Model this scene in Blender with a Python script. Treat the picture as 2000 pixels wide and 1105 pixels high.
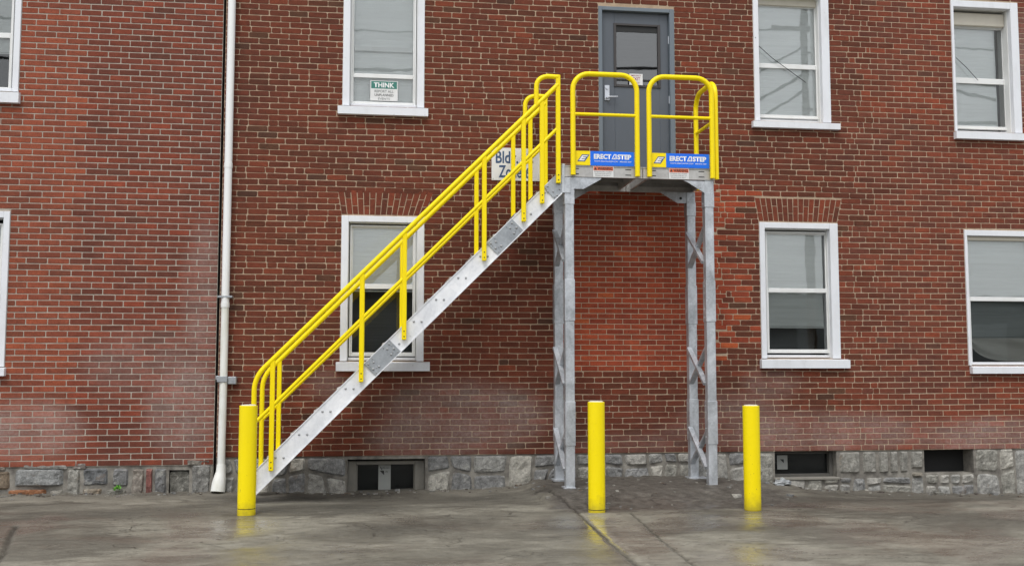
import bpy, math, random
from mathutils import Vector, noise
R = math.radians
random.seed(7)
for o in list(bpy.data.objects): bpy.data.objects.remove(o)
scene = bpy.context.scene
C = scene.collection

# ---------------------------------------------------------------- camera
CAMX, CAMY, CAMZ = 0.0, -12.85, 1.43
YAW, PITCH = R(7.8), R(4.7)
cam_d = bpy.data.cameras.new('camera'); cam = bpy.data.objects.new('camera', cam_d); C.objects.link(cam)
cam_d.lens = 36.72; cam_d.sensor_width = 36; cam_d.clip_end = 1000; cam_d.clip_start = 0.05
cam.location = (CAMX, CAMY, CAMZ); cam.rotation_euler = (R(90) + PITCH, 0, -YAW)
scene.camera = cam

# ---------------------------------------------------------------- world, sun, exposure
SUN_EL, SUN_AZ = R(58), R(-25)      # azimuth measured from -Y (behind the camera) towards +X
w = bpy.data.worlds.new('World'); scene.world = w; w.use_nodes = True
nt = w.node_tree; N = nt.nodes; L = nt.links
for n in list(N): N.remove(n)
out = N.new('ShaderNodeOutputWorld'); bg = N.new('ShaderNodeBackground'); sky = N.new('ShaderNodeTexSky')
sky.sky_type = 'NISHITA'; sky.sun_disc = False; sky.sun_elevation = SUN_EL; sky.sun_rotation = R(180 + 25)
sky.dust_density = 4; sky.air_density = 1.0; sky.ozone_density = 1.0
hs = N.new('ShaderNodeHueSaturation'); hs.inputs['Saturation'].default_value = 0.16
tc = N.new('ShaderNodeTexCoord'); cn = N.new('ShaderNodeTexNoise'); cn.inputs['Scale'].default_value = 2.2; cn.inputs['Detail'].default_value = 5
cr = N.new('ShaderNodeMapRange'); cr.inputs[1].default_value = 0.3; cr.inputs[2].default_value = 0.7; cr.inputs[3].default_value = 0.8; cr.inputs[4].default_value = 1.25
vm = N.new('ShaderNodeVectorMath'); vm.operation = 'SCALE'
L.new(tc.outputs['Generated'], cn.inputs['Vector']); L.new(cn.outputs['Fac'], cr.inputs[0])
oc = N.new('ShaderNodeMix'); oc.data_type = 'RGBA'; oc.inputs[0].default_value = 0.62; oc.inputs[7].default_value = (5.9, 6.1, 6.35, 1)   # even overcast veil over the sky
L.new(sky.outputs[0], hs.inputs['Color']); L.new(hs.outputs[0], oc.inputs[6]); L.new(oc.outputs[2], vm.inputs[0]); L.new(cr.outputs[0], vm.inputs['Scale'])
L.new(vm.outputs[0], bg.inputs['Color']); bg.inputs['Strength'].default_value = 0.15
L.new(bg.outputs[0], out.inputs[0])
sun_d = bpy.data.lights.new('sun', 'SUN'); sun = bpy.data.objects.new('sun', sun_d); C.objects.link(sun)
sun_d.energy = 1.1; sun_d.angle = R(22); sun_d.color = (1, 0.97, 0.93)
sd = Vector((math.sin(SUN_AZ) * math.cos(SUN_EL), -math.cos(SUN_AZ) * math.cos(SUN_EL), math.sin(SUN_EL)))
sun.rotation_euler = sd.to_track_quat('Z', 'Y').to_euler()
vs = scene.view_settings
scene.display_settings.display_device = 'sRGB'
vs.view_transform = 'Standard'; vs.look = 'None'; vs.gamma = 1; vs.exposure = 0.28; vs.use_curve_mapping = False

# ---------------------------------------------------------------- materials
def s2l(c): return tuple(((v / 255) / 12.92 if v / 255 <= 0.04045 else ((v / 255 + 0.055) / 1.055) ** 2.4) for v in c)
class Mat:
    def __init__(s, name):
        s.m = bpy.data.materials.new(name); s.m.use_nodes = True
        s.nt = s.m.node_tree; s.N = s.nt.nodes; s.L = s.nt.links
        s.b = s.N['Principled BSDF']; s.out = s.N['Material Output']
        s.geo = s.N.new('ShaderNodeNewGeometry'); s.pos = s.geo.outputs['Position']
    def link(s, a, b): s.L.new(a, b)
    def noise(s, scale, detail=4, rough=0.55, stretch=None, dist=0.0, vec=None):
        v = vec or s.pos
        if stretch:
            mp = s.N.new('ShaderNodeMapping'); mp.inputs['Scale'].default_value = stretch; s.link(v, mp.inputs[0]); v = mp.outputs[0]
        n = s.N.new('ShaderNodeTexNoise'); n.inputs['Scale'].default_value = scale; n.inputs['Detail'].default_value = detail
        n.inputs['Roughness'].default_value = rough; n.inputs['Distortion'].default_value = dist
        s.link(v, n.inputs['Vector']); return n.outputs['Fac']
    def voro(s, scale, feature='F1'):
        n = s.N.new('ShaderNodeTexVoronoi'); n.feature = feature; n.inputs['Scale'].default_value = scale; s.link(s.pos, n.inputs['Vector']); return n
    def mr(s, x, a, b, c, d, smooth=False):
        n = s.N.new('ShaderNodeMapRange')
        if smooth: n.interpolation_type = 'SMOOTHSTEP'
        s.link(x, n.inputs[0])
        for i, v in enumerate((a, b, c, d)): n.inputs[i + 1].default_value = v
        return n.outputs[0]
    def math(s, op, a, b=None):
        n = s.N.new('ShaderNodeMath'); n.operation = op
        for i, v in enumerate((a, b)):
            if v is None: continue
            if isinstance(v, (int, float)): n.inputs[i].default_value = v
            else: s.link(v, n.inputs[i])
        return n.outputs[0]
    def mix(s, f, a, b, mode='MIX'):
        n = s.N.new('ShaderNodeMix'); n.data_type = 'RGBA'; n.blend_type = mode
        for sock, v in ((n.inputs[0], f), (n.inputs[6], a), (n.inputs[7], b)):
            if isinstance(v, (int, float)): sock.default_value = v
            elif isinstance(v, tuple): sock.default_value = (*v, 1) if len(v) == 3 else v
            else: s.link(v, sock)
        return n.outputs[2]
    def attr(s, name):
        n = s.N.new('ShaderNodeAttribute'); n.attribute_name = name; return n
    def bump(s, h, strength=0.3, dist=0.01):
        n = s.N.new('ShaderNodeBump'); n.inputs['Strength'].default_value = strength; n.inputs['Distance'].default_value = dist
        s.link(h, n.inputs['Height']); s.link(n.outputs[0], s.b.inputs['Normal'])
    def col(s, c):
        if isinstance(c, tuple): s.b.inputs['Base Color'].default_value = (*c, 1)
        else: s.link(c, s.b.inputs['Base Color'])
    def rough(s, r):
        if isinstance(r, (int, float)): s.b.inputs['Roughness'].default_value = r
        else: s.link(r, s.b.inputs['Roughness'])
    def ellipses_xy(s, els): return s.ellipses(els, 1)
    def ellipses(s, els, ax=2):
        acc = None
        sp = s.N.new('ShaderNodeSeparateXYZ'); s.link(s.pos, sp.inputs[0])
        for (x, z, rx, rz, st) in els:
            dx = s.math('MULTIPLY', s.math('SUBTRACT', sp.outputs[0], x), 1 / rx)
            dz = s.math('MULTIPLY', s.math('SUBTRACT', sp.outputs[ax], z), 1 / rz)
            r2 = s.math('ADD', s.math('MULTIPLY', dx, dx), s.math('MULTIPLY', dz, dz))
            v = s.mr(r2, 0.0, 1.0, st, 0.0, True)
            acc = v if acc is None else s.math('MAXIMUM', acc, v)
        return acc

EFF = [(1.15, 0.85, 1.3, 0.55, 0.75), (0.7, 0.6, 0.9, 0.35, 0.6), (-2.15, 1.0, 0.6, 0.75, 0.6), (-3.9, 0.72, 0.75, 0.45, 0.7), (-2.6, 1.5, 0.9, 0.5, 0.3),
       (-1.95, 2.3, 0.35, 1.1, 0.45), (5.6, 0.62, 2.3, 0.34, 0.55), (8.2, 0.55, 1.6, 0.32, 0.6), (4.6, 0.8, 0.9, 0.45, 0.35), (3.3, 0.5, 1.0, 0.2, 0.25), (-0.5, 1.25, 0.35, 0.25, 0.3),
       (5.1, 1.25, 0.5, 0.3, 0.3), (8.9, 5.6, 0.5, 0.9, 0.45)]
def brick_mat():
    M = Mat('brick_clay'); t = M.attr('tint')
    g = M.mr(M.noise(90, 3, 0.7), 0.3, 0.7, 0.72, 1.28)
    g2 = M.mr(M.noise(9, 4, 0.6, (1, 1, 2.2)), 0.3, 0.7, 0.82, 1.16)
    c = M.mix(1.0, t.outputs['Color'], M.mix(g, (0, 0, 0), (1, 1, 1)), 'MULTIPLY')
    vm = M.N.new('ShaderNodeVectorMath'); vm.operation = 'SCALE'; M.link(t.outputs['Color'], vm.inputs[0]); M.link(M.math('MULTIPLY', g, g2), vm.inputs['Scale'])
    # sooty flecks
    fl = M.mr(M.noise(34, 3, 0.7), 0.58, 0.72, 0.0, 0.42)
    c = M.mix(fl, vm.outputs[0], (0.035, 0.024, 0.02))
    # large slow grime
    gr = M.mr(M.noise(0.9, 4, 0.6), 0.42, 0.7, 0.0, 0.30)
    c = M.mix(gr, c, (0.055, 0.028, 0.024))
    wl = M.math('MULTIPLY', M.mr(M.noise(26, 5, 0.75), 0.38, 0.66, 0.40, 1.0), M.math('MULTIPLY', M.ellipses(EFF), M.mr(M.noise(1.7, 3), 0.3, 0.62, 0.35, 1.0)))
    c = M.mix(M.math('MULTIPLY', wl, 0.8), c, (0.50, 0.43, 0.40))
    sp = M.mr(M.noise(60, 2, 0.5), 0.73, 0.78, 0.0, 0.35)
    c = M.mix(sp, c, (0.42, 0.35, 0.30))
    M.col(c); M.rough(0.88); M.b.inputs['Specular IOR Level'].default_value = 0.25
    M.bump(M.noise(75, 5, 0.7), 0.5, 0.006)
    return M.m
def mortar_mat(name, base, dark):
    M = Mat(name)
    c = M.mix(M.mr(M.noise(6, 5, 0.65), 0.35, 0.68, 0, 1), base, dark)
    c = M.mix(M.mr(M.noise(70, 3, 0.6), 0.35, 0.7, 0, 0.45), c, tuple(v * 0.5 for v in base))
    c = M.mix(M.math('MULTIPLY', M.ellipses(EFF), 0.25), c, (0.46, 0.41, 0.37))
    M.col(c); M.rough(0.95); M.b.inputs['Specular IOR Level'].default_value = 0.15
    M.bump(M.noise(110, 4, 0.7), 0.7, 0.006)
    return M.m
def paint_mat(name, base, rough=0.45, dirt=0.25, dirtcol=(0.25, 0.22, 0.18), chips=0.0, streak=True):
    M = Mat(name)
    c = M.mix(M.mr(M.noise(5, 6, 0.7, (1, 1, 0.35) if streak else None), 0.48, 0.78, 0, dirt), base, dirtcol)
    if chips: c = M.mix(M.mr(M.noise(24, 5, 0.7), 0.66, 0.70, 0, chips), c, (0.22, 0.2, 0.17))
    M.col(c); M.rough(M.mr(M.noise(14, 3), 0.3, 0.7, rough * 0.85, rough * 1.25)); M.bump(M.noise(30, 4, 0.6), 0.12, 0.004)
    return M.m
def plain(name, c, rough=0.6, metal=0.0):
    M = Mat(name); cc = M.mix(M.mr(M.noise(20, 4), 0.3, 0.7, 0, 0.25), c, tuple(v * 0.75 for v in c)); M.col(cc); M.rough(rough); M.b.inputs['Metallic'].default_value = metal
    return M.m
def galv(name, lo, hi, rough, scale=28, metal=0.65):
    M = Mat(name)
    v = M.voro(scale * 1.6); sep = M.N.new('ShaderNodeSeparateColor'); M.link(v.outputs['Color'], sep.inputs[0])
    f = M.math('ADD', M.math('MULTIPLY', sep.outputs[0], 0.22), M.mr(M.noise(4.5, 5, 0.65, (1, 1, 0.6), 0.6), 0.3, 0.7, 0, 0.8))
    c = M.mix(f, lo, hi)
    c = M.mix(M.mr(M.noise(13, 5, 0.7), 0.62, 0.75, 0, 0.45), c, tuple(x * 0.5 for x in lo))
    M.col(c); M.b.inputs['Metallic'].default_value = metal; M.rough(M.mr(M.noise(9, 4), 0.3, 0.7, rough * 0.8, rough * 1.25)); M.bump(M.noise(8, 3), 0.12, 0.01)
    return M.m
def glass_mat(name, tint=0.85, base_refl=0.07, k=1.3):
    M = Mat(name); M.N.remove(M.b)
    tr = M.N.new('ShaderNodeBsdfTransparent'); tr.inputs[0].default_value = (tint * 0.985, tint, tint * 0.997, 1)
    gl = M.N.new('ShaderNodeBsdfGlossy'); gl.inputs['Roughness'].default_value = 0.015
    lw = M.N.new('ShaderNodeFresnel'); lw.inputs['IOR'].default_value = 1.5
    bp = M.N.new('ShaderNodeBump'); bp.inputs['Strength'].default_value = 0.05; bp.inputs['Distance'].default_value = 0.01
    M.link(M.noise(2.2, 2), bp.inputs['Height']); M.link(bp.outputs[0], gl.inputs['Normal'])
    f = M.math('ADD', M.math('MULTIPLY', lw.outputs[0], k), base_refl)
    mx = M.N.new('ShaderNodeMixShader'); M.link(f, mx.inputs[0]); M.link(tr.outputs[0], mx.inputs[1]); M.link(gl.outputs[0], mx.inputs[2])
    M.link(mx.outputs[0], M.out.inputs[0]); return M.m
def stone_mat():
    M = Mat('foundation_stone'); t = M.attr('tint')
    vm = M.N.new('ShaderNodeVectorMath'); vm.operation = 'SCALE'; M.link(t.outputs['Color'], vm.inputs[0])
    M.link(M.math('MULTIPLY', M.mr(M.noise(14, 6, 0.75), 0.3, 0.7, 0.5, 1.45), M.mr(M.noise(70, 3, 0.7), 0.3, 0.7, 0.75, 1.25)), vm.inputs['Scale'])
    c = M.mix(M.mr(M.noise(7, 5, 0.7), 0.56, 0.7, 0, 0.6), vm.outputs[0], (0.50, 0.49, 0.44))
    c = M.mix(M.mr(M.noise(3.1, 5, 0.7), 0.60, 0.72, 0, 0.5), c, (0.24, 0.15, 0.08))
    c = M.mix(M.mr(M.noise(19, 4, 0.8), 0.62, 0.72, 0, 0.8), c, (0.035, 0.035, 0.035))
    M.col(c); M.rough(0.9); M.bump(M.noise(24, 7, 0.75), 0.9, 0.03); return M.m
def blind_mat(name, c, stripe=0.0):
    M = Mat(name)
    cc = M.mix(M.mr(M.noise(2.4, 3, 0.5, (0.5, 1, 6)), 0.35, 0.7, 0, 0.5), c, tuple(v * 0.86 for v in c))
    M.col(cc); M.rough(0.8); M.bump(M.noise(3, 3, 0.5, (0.3, 1, 9)), 0.4, 0.03); return M.m

m_brick = brick_mat()
m_mortar = mortar_mat('lime_mortar', (0.56, 0.43, 0.31), (0.36, 0.26, 0.18))
m_mortar_left = mortar_mat('grey_mortar', (0.52, 0.46, 0.39), (0.34, 0.28, 0.23))
m_rubble = mortar_mat('rubble_mortar', (0.36, 0.34, 0.30), (0.11, 0.10, 0.09))
m_stone = stone_mat()
m_white = paint_mat('white_window_paint', (0.78, 0.80, 0.84), 0.5, 0.3, (0.42, 0.41, 0.40), 0.35)
m_vinyl = paint_mat('white_vinyl_sash', (0.80, 0.81, 0.80), 0.4, 0.3, (0.5, 0.48, 0.43))
m_cream = paint_mat('cream_blind_box', (0.62, 0.58, 0.49), 0.5, 0.3, (0.4, 0.36, 0.3))
m_pvc = paint_mat('white_pipe_paint', (0.86, 0.87, 0.87), 0.4, 0.2, (0.52, 0.50, 0.42), 0.0)
m_pvc_old = paint_mat('stained_white_pipe_paint', (0.82, 0.83, 0.80), 0.5, 0.6, (0.50, 0.49, 0.34), 0.5)
m_yellow = paint_mat('yellow_rail_coating', (0.98, 0.76, 0.0), 0.38, 0.10, (0.80, 0.58, 0.0))
m_bollard = paint_mat('yellow_bollard_paint', (0.98, 0.78, 0.0), 0.45, 0.25, (0.80, 0.60, 0.0), 0.0)
def grime(m):
    nt_ = m.node_tree; N_ = nt_.nodes; L_ = nt_.links; b_ = N_['Principled BSDF']; src = b_.inputs['Base Color'].links[0].from_socket
    g_ = N_.new('ShaderNodeNewGeometry'); sp_ = N_.new('ShaderNodeSeparateXYZ'); L_.new(g_.outputs['Position'], sp_.inputs[0])
    no = N_.new('ShaderNodeTexNoise'); no.inputs['Scale'].default_value = 16; no.inputs['Detail'].default_value = 6; L_.new(g_.outputs['Position'], no.inputs['Vector'])
    ad = N_.new('ShaderNodeMath'); ad.operation = 'MULTIPLY_ADD'; ad.inputs[1].default_value = -0.20; L_.new(no.outputs['Fac'], ad.inputs[0]); L_.new(sp_.outputs[2], ad.inputs[2])
    mr_ = N_.new('ShaderNodeMapRange'); mr_.inputs[1].default_value = -0.11; mr_.inputs[2].default_value = 0.05; mr_.inputs[3].default_value = 0.5; mr_.inputs[4].default_value = 0.0; L_.new(ad.outputs[0], mr_.inputs[0])
    no2 = N_.new('ShaderNodeTexNoise'); no2.inputs['Scale'].default_value = 45; no2.inputs['Detail'].default_value = 4; L_.new(g_.outputs['Position'], no2.inputs['Vector'])
    m2 = N_.new('ShaderNodeMapRange'); m2.inputs[1].default_value = 0.68; m2.inputs[2].default_value = 0.74; m2.inputs[3].default_value = 0.0; m2.inputs[4].default_value = 0.5; L_.new(no2.outputs['Fac'], m2.inputs[0])
    mx_ = N_.new('ShaderNodeMath'); mx_.operation = 'MAXIMUM'; L_.new(mr_.outputs[0], mx_.inputs[0]); L_.new(m2.outputs[0], mx_.inputs[1])
    mi = N_.new('ShaderNodeMix'); mi.data_type = 'RGBA'; mi.inputs[7].default_value = (0.10, 0.08, 0.04, 1); L_.new(mx_.outputs[0], mi.inputs[0]); L_.new(src, mi.inputs[6]); L_.new(mi.outputs[2], b_.inputs['Base Color'])
grime(m_bollard)
for _m in (m_yellow, m_bollard): _m.node_tree.nodes['Principled BSDF'].inputs['Specular IOR Level'].default_value = 0.3
m_conc_cap = plain('bollard_cap_concrete', (0.62, 0.60, 0.50), 0.9)
m_alu = galv('mill_aluminium', (0.64, 0.66, 0.70), (0.96, 0.97, 0.99), 0.5, 20, 0.05)
m_galv = galv('galvanised_steel', (0.30, 0.32, 0.34), (0.72, 0.75, 0.79), 0.42, 30, 0.55)
m_galv_dark = galv('splice_plate_steel', (0.27, 0.29, 0.31), (0.50, 0.53, 0.56), 0.45, 30, 0.5)
m_beam = galv('deck_beam_aluminium', (0.36, 0.35, 0.34), (0.60, 0.59, 0.57), 0.45, 16, 0.4)
m_under = galv('shade_darkened_deck_plank', (0.16, 0.155, 0.15), (0.30, 0.29, 0.28), 0.6, 16, 0.2)  # deck metal darkened to carry the shade beneath the platform
m_bolt = plain('bolt_steel', (0.38, 0.39, 0.40), 0.5, 0.3)
m_black = plain('black_rubber', (0.012, 0.012, 0.012), 0.6)
m_door = paint_mat('slate_grey_door_paint', (0.094, 0.108, 0.128), 0.4, 0.2, (0.12, 0.13, 0.14))
m_doorframe = paint_mat('blue_grey_frame_paint', (0.15, 0.18, 0.21), 0.42, 0.3, (0.2, 0.21, 0.22))
m_doorglassframe = plain('dark_glazing_frame', (0.05, 0.045, 0.045), 0.5)
m_satin = plain('satin_chrome', (0.60, 0.62, 0.66), 0.3, 0.8)
m_glass = glass_mat('window_glass', 1.0, 0.05, 0.9)
m_cellar = glass_mat('cellar_glass', 0.9, 0.0, 0.35)
m_doorglass = glass_mat('dark_door_glass', 0.5, 0.12)
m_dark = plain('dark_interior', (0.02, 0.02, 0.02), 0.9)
m_room = plain('room_wall', (0.30, 0.29, 0.27), 0.9)
m_blind = blind_mat('pale_roller_blind', (0.91, 0.925, 0.92))
m_blind_grey = blind_mat('grey_roller_blind', (0.58, 0.60, 0.59))
m_blind_dark = blind_mat('dark_grey_blind', (0.24, 0.26, 0.26))
m_drape = blind_mat('taupe_drape', (0.40, 0.39, 0.36))
m_gloom = blind_mat('room_gloom_sheet', (0.13, 0.135, 0.135))  # sheet colour standing in for the dim room behind the lower panes
m_greyframe_dark = paint_mat('recess_shaded_frame', (0.10, 0.095, 0.085), 0.7, 0.5, (0.05, 0.05, 0.045))  # basement frame colour darkened to carry the shade of the recess
m_greyframe = paint_mat('grey_basement_frame', (0.24, 0.225, 0.195), 0.7, 0.5, (0.1, 0.1, 0.09))
m_sign = paint_mat('white_sign_face', (0.84, 0.86, 0.88), 0.4, 0.15, (0.5, 0.5, 0.5))
m_signblue = plain('sign_lettering_blue', (0.05, 0.105, 0.23), 0.5)
m_ink = plain('black_print', (0.02, 0.02, 0.02), 0.5)
m_inkgrey = plain('grey_print', (0.16, 0.17, 0.17), 0.5)
m_red = plain('red_print', (0.32, 0.03, 0.05), 0.5)
m_orange = plain('orange_warning_print', (0.70, 0.15, 0.06), 0.45)
m_blue = plain('blue_banner', (0.0, 0.16, 0.86), 0.6)
m_whiteprint = plain('white_print', (0.85, 0.85, 0.85), 0.5)
m_sticker = plain('sticker_white', (0.74, 0.74, 0.73), 0.5)
m_oldsticker = plain('faded_sticker', (0.34, 0.35, 0.33), 0.6)
m_green = plain('green_sign_header', (0.04, 0.20, 0.16), 0.5)
m_cable = plain('black_cable', (0.01, 0.01, 0.012), 0.5)
m_wood = plain('utility_pole_wood', (0.09, 0.065, 0.045), 0.9)
m_leaf = plain('weed_leaf', (0.10, 0.32, 0.02), 0.6)
m_roof = plain('roof_felt', (0.05, 0.05, 0.05), 0.9)
m_plastic = plain('white_plastic_film', (0.42, 0.44, 0.45), 0.3)

# ---------------------------------------------------------------- mesh helpers
ORG = {}
def finish(o, loc, parent):
    """loc is the world position; children are stored relative to their parent"""
    ORG[o.name] = Vector(loc)
    if parent is not None:
        o.parent = parent; o.location = Vector(loc) - ORG[parent.name]
    else: o.location = loc
    C.objects.link(o); return o
def empty(name, loc, label=None, cat=None, group=None):
    o = bpy.data.objects.new(name, None); o.empty_display_size = 0.2
    finish(o, loc, None); tag(o, label, cat, group); return o
def tag(o, label=None, cat=None, group=None, kind=None):
    if label: o['label'] = label
    if cat: o['category'] = cat
    if group: o['group'] = group
    if kind: o['kind'] = kind
    return o
class MB:
    def __init__(s): s.v = []; s.f = []; s.c = None
    def add(s, vs, fs):
        k = len(s.v); s.v += [tuple(v) for v in vs]; s.f += [tuple(i + k for i in f) for f in fs]; return s
    def box(s, x0, x1, y0, y1, z0, z1, bev=0.0):
        if bev <= 0:
            vs = [(x, y, z) for x in (x0, x1) for y in (y0, y1) for z in (z0, z1)]
            return s.add(vs, [(0, 1, 3, 2), (4, 6, 7, 5), (0, 4, 5, 1), (2, 3, 7, 6), (0, 2, 6, 4), (1, 5, 7, 3)])
        b = min(bev, (x1 - x0) * .45, (y1 - y0) * .45, (z1 - z0) * .45)
        xs, ys, zs = (x0, x1), (y0, y1), (z0, z1); vs = []; idx = {}
        for i in (0, 1):
            for j in (0, 1):
                for k in (0, 1):
                    X, Y, Z = xs[i], ys[j], zs[k]; sx, sy, sz = (1 - 2 * i) * b, (1 - 2 * j) * b, (1 - 2 * k) * b
                    idx[i, j, k, 'x'] = len(vs); vs.append((X, Y + sy, Z + sz))
                    idx[i, j, k, 'y'] = len(vs); vs.append((X + sx, Y, Z + sz))
                    idx[i, j, k, 'z'] = len(vs); vs.append((X + sx, Y + sy, Z))
        fs = []
        for a in (0, 1):
            fs.append([idx[a, j, k, 'x'] for j, k in ((0, 0), (1, 0), (1, 1), (0, 1))])
            fs.append([idx[j, a, k, 'y'] for j, k in ((0, 0), (1, 0), (1, 1), (0, 1))])
            fs.append([idx[j, k, a, 'z'] for j, k in ((0, 0), (1, 0), (1, 1), (0, 1))])
            for c in (0, 1):
                fs.append([idx[a, c, 0, 'x'], idx[a, c, 1, 'x'], idx[a, c, 1, 'y'], idx[a, c, 0, 'y']])
                fs.append([idx[a, 0, c, 'x'], idx[a, 1, c, 'x'], idx[a, 1, c, 'z'], idx[a, 0, c, 'z']])
                fs.append([idx[0, a, c, 'y'], idx[1, a, c, 'y'], idx[1, a, c, 'z'], idx[0, a, c, 'z']])
                for d in (0, 1): fs.append([idx[a, c, d, 'x'], idx[a, c, d, 'y'], idx[a, c, d, 'z']])
        return s.add(vs, fs)
    def prism(s, poly, y0, y1):
        """poly in (x, z), extruded along y"""
        n = len(poly); vs = [(x, y0, z) for x, z in poly] + [(x, y1, z) for x, z in poly]
        return s.add(vs, [tuple(range(n)), tuple(range(2 * n - 1, n - 1, -1))] + [(i, i + n, (i + 1) % n + n, (i + 1) % n) for i in range(n)])
    def prism_x(s, poly, x0, x1):
        n = len(poly); vs = [(x0, y, z) for y, z in poly] + [(x1, y, z) for y, z in poly]
        return s.add(vs, [tuple(range(n)), tuple(range(2 * n - 1, n - 1, -1))] + [(i, i + n, (i + 1) % n + n, (i + 1) % n) for i in range(n)])
    def tube(s, pts, r, n=12, caps=True):
        pts = [Vector(p) for p in pts]; rs = r if isinstance(r, (list, tuple)) else [r] * len(pts)
        k = len(s.v); prev = None
        for i, p in enumerate(pts):
            d = (pts[min(i + 1, len(pts) - 1)] - pts[max(i - 1, 0)]).normalized()
            if prev is None: a = d.orthogonal().normalized()
            else: a = (prev - d * prev.dot(d)).normalized()
            prev = a; b = d.cross(a)
            for j in range(n):
                t = 2 * math.pi * j / n; s.v.append(tuple(p + (a * math.cos(t) + b * math.sin(t)) * rs[i]))
        for i in range(len(pts) - 1):
            for j in range(n):
                j2 = (j + 1) % n; s.f.append((k + i * n + j, k + i * n + j2, k + (i + 1) * n + j2, k + (i + 1) * n + j))
        if caps: s.f.append(tuple(k + j for j in range(n))[::-1]); s.f.append(tuple(k + (len(pts) - 1) * n + j for j in range(n)))
        return s
    def bar(s, a, b, wx, wn, nrm):
        """flat bar from a to b: width wx across, thickness wn along nrm"""
        a, b, nrm = Vector(a), Vector(b), Vector(nrm).normalized(); d = (b - a).normalized(); sd_ = d.cross(nrm).normalized()
        vs = [p + sd_ * (i * wx / 2) + nrm * (j * wn / 2) for p in (a, b) for i, j in ((-1, -1), (1, -1), (1, 1), (-1, 1))]
        return s.add(vs, [(0, 1, 2, 3), (7, 6, 5, 4), (0, 4, 5, 1), (1, 5, 6, 2), (2, 6, 7, 3), (3, 7, 4, 0)])
    def dome(s, c, r, h, axis='y', n=8):
        c = Vector(c); k = len(s.v)
        for t, hh in ((1.0, 0.0), (0.8, 0.6), (0.35, 1.0)):
            for j in range(n):
                a = 2 * math.pi * j / n; u, v = r * t * math.cos(a), r * t * math.sin(a)
                p = c + (Vector((u, -h * hh, v)) if axis == 'y' else Vector((u, v, h * hh)) if axis == 'z' else Vector((-h * hh, u, v)) if axis == '-x' else Vector((h * hh, u, v)))
                s.v.append(tuple(p))
        for i in (0, 1):
            for j in range(n): j2 = (j + 1) % n; s.f.append((k + i * n + j, k + i * n + j2, k + (i + 1) * n + j2, k + (i + 1) * n + j))
        s.f.append(tuple(k + 2 * n + j for j in range(n))); return s
    def build(s, name, mat, parent=None, smooth=False, origin=None):
        xs = [v[0] for v in s.v]; ys = [v[1] for v in s.v]; zs = [v[2] for v in s.v]
        o_ = Vector(origin) if origin else Vector(((min(xs) + max(xs)) / 2, (min(ys) + max(ys)) / 2, min(zs)))
        me = bpy.data.meshes.new(name); me.from_pydata([(v[0] - o_.x, v[1] - o_.y, v[2] - o_.z) for v in s.v], [], s.f); me.materials.append(mat)
        import bmesh as _b
        bm = _b.new(); bm.from_mesh(me); _b.ops.recalc_face_normals(bm, faces=bm.faces); bm.to_mesh(me); bm.free()
        if smooth:
            me.polygons.foreach_set('use_smooth', [True] * len(me.polygons))
            try: me.set_sharp_from_angle(angle=R(40))
            except Exception: pass
        o = bpy.data.objects.new(name, me); return finish(o, o_, parent)
def set_tint(me, cols):
    a = me.color_attributes.new('tint', 'FLOAT_COLOR', 'POINT'); flat = []
    for c in cols: flat += [c[0], c[1], c[2], 1.0]
    a.data.foreach_set('color', flat)
_tc = {}
def text(s, cx, cz, y, height, mat, parent, name='lettering', width=None, bold=0.0, spacing=1.0, shear=0.0, depth=0.0012, tilt=0.0):
    cu = bpy.data.curves.new('t', 'FONT'); cu.body = s; cu.size = 1.0; cu.offset = bold; cu.space_character = spacing; cu.shear = shear
    cu.resolution_u = 3; cu.extrude = 0.0
    to = bpy.data.objects.new('t', cu); C.objects.link(to); dg = bpy.context.evaluated_depsgraph_get()
    me = bpy.data.meshes.new_from_object(to.evaluated_get(dg)); bpy.data.objects.remove(to)
    xs = [v.co.x for v in me.vertices]; ys = [v.co.y for v in me.vertices]
    w0, h0 = max(xs) - min(xs), max(ys) - min(ys); mx, my = (max(xs) + min(xs)) / 2, (max(ys) + min(ys)) / 2
    k = height / h0; kx = (width / w0) if width else k
    for v in me.vertices:
        x_, z_ = (v.co.x - mx) * kx, (v.co.y - my) * k
        v.co = (x_, 0, z_ + tilt * x_)
    me.name = name; me.materials.clear(); me.materials.append(mat)
    o = bpy.data.objects.new(name, me); return finish(o, (cx, y, cz), parent)

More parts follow.
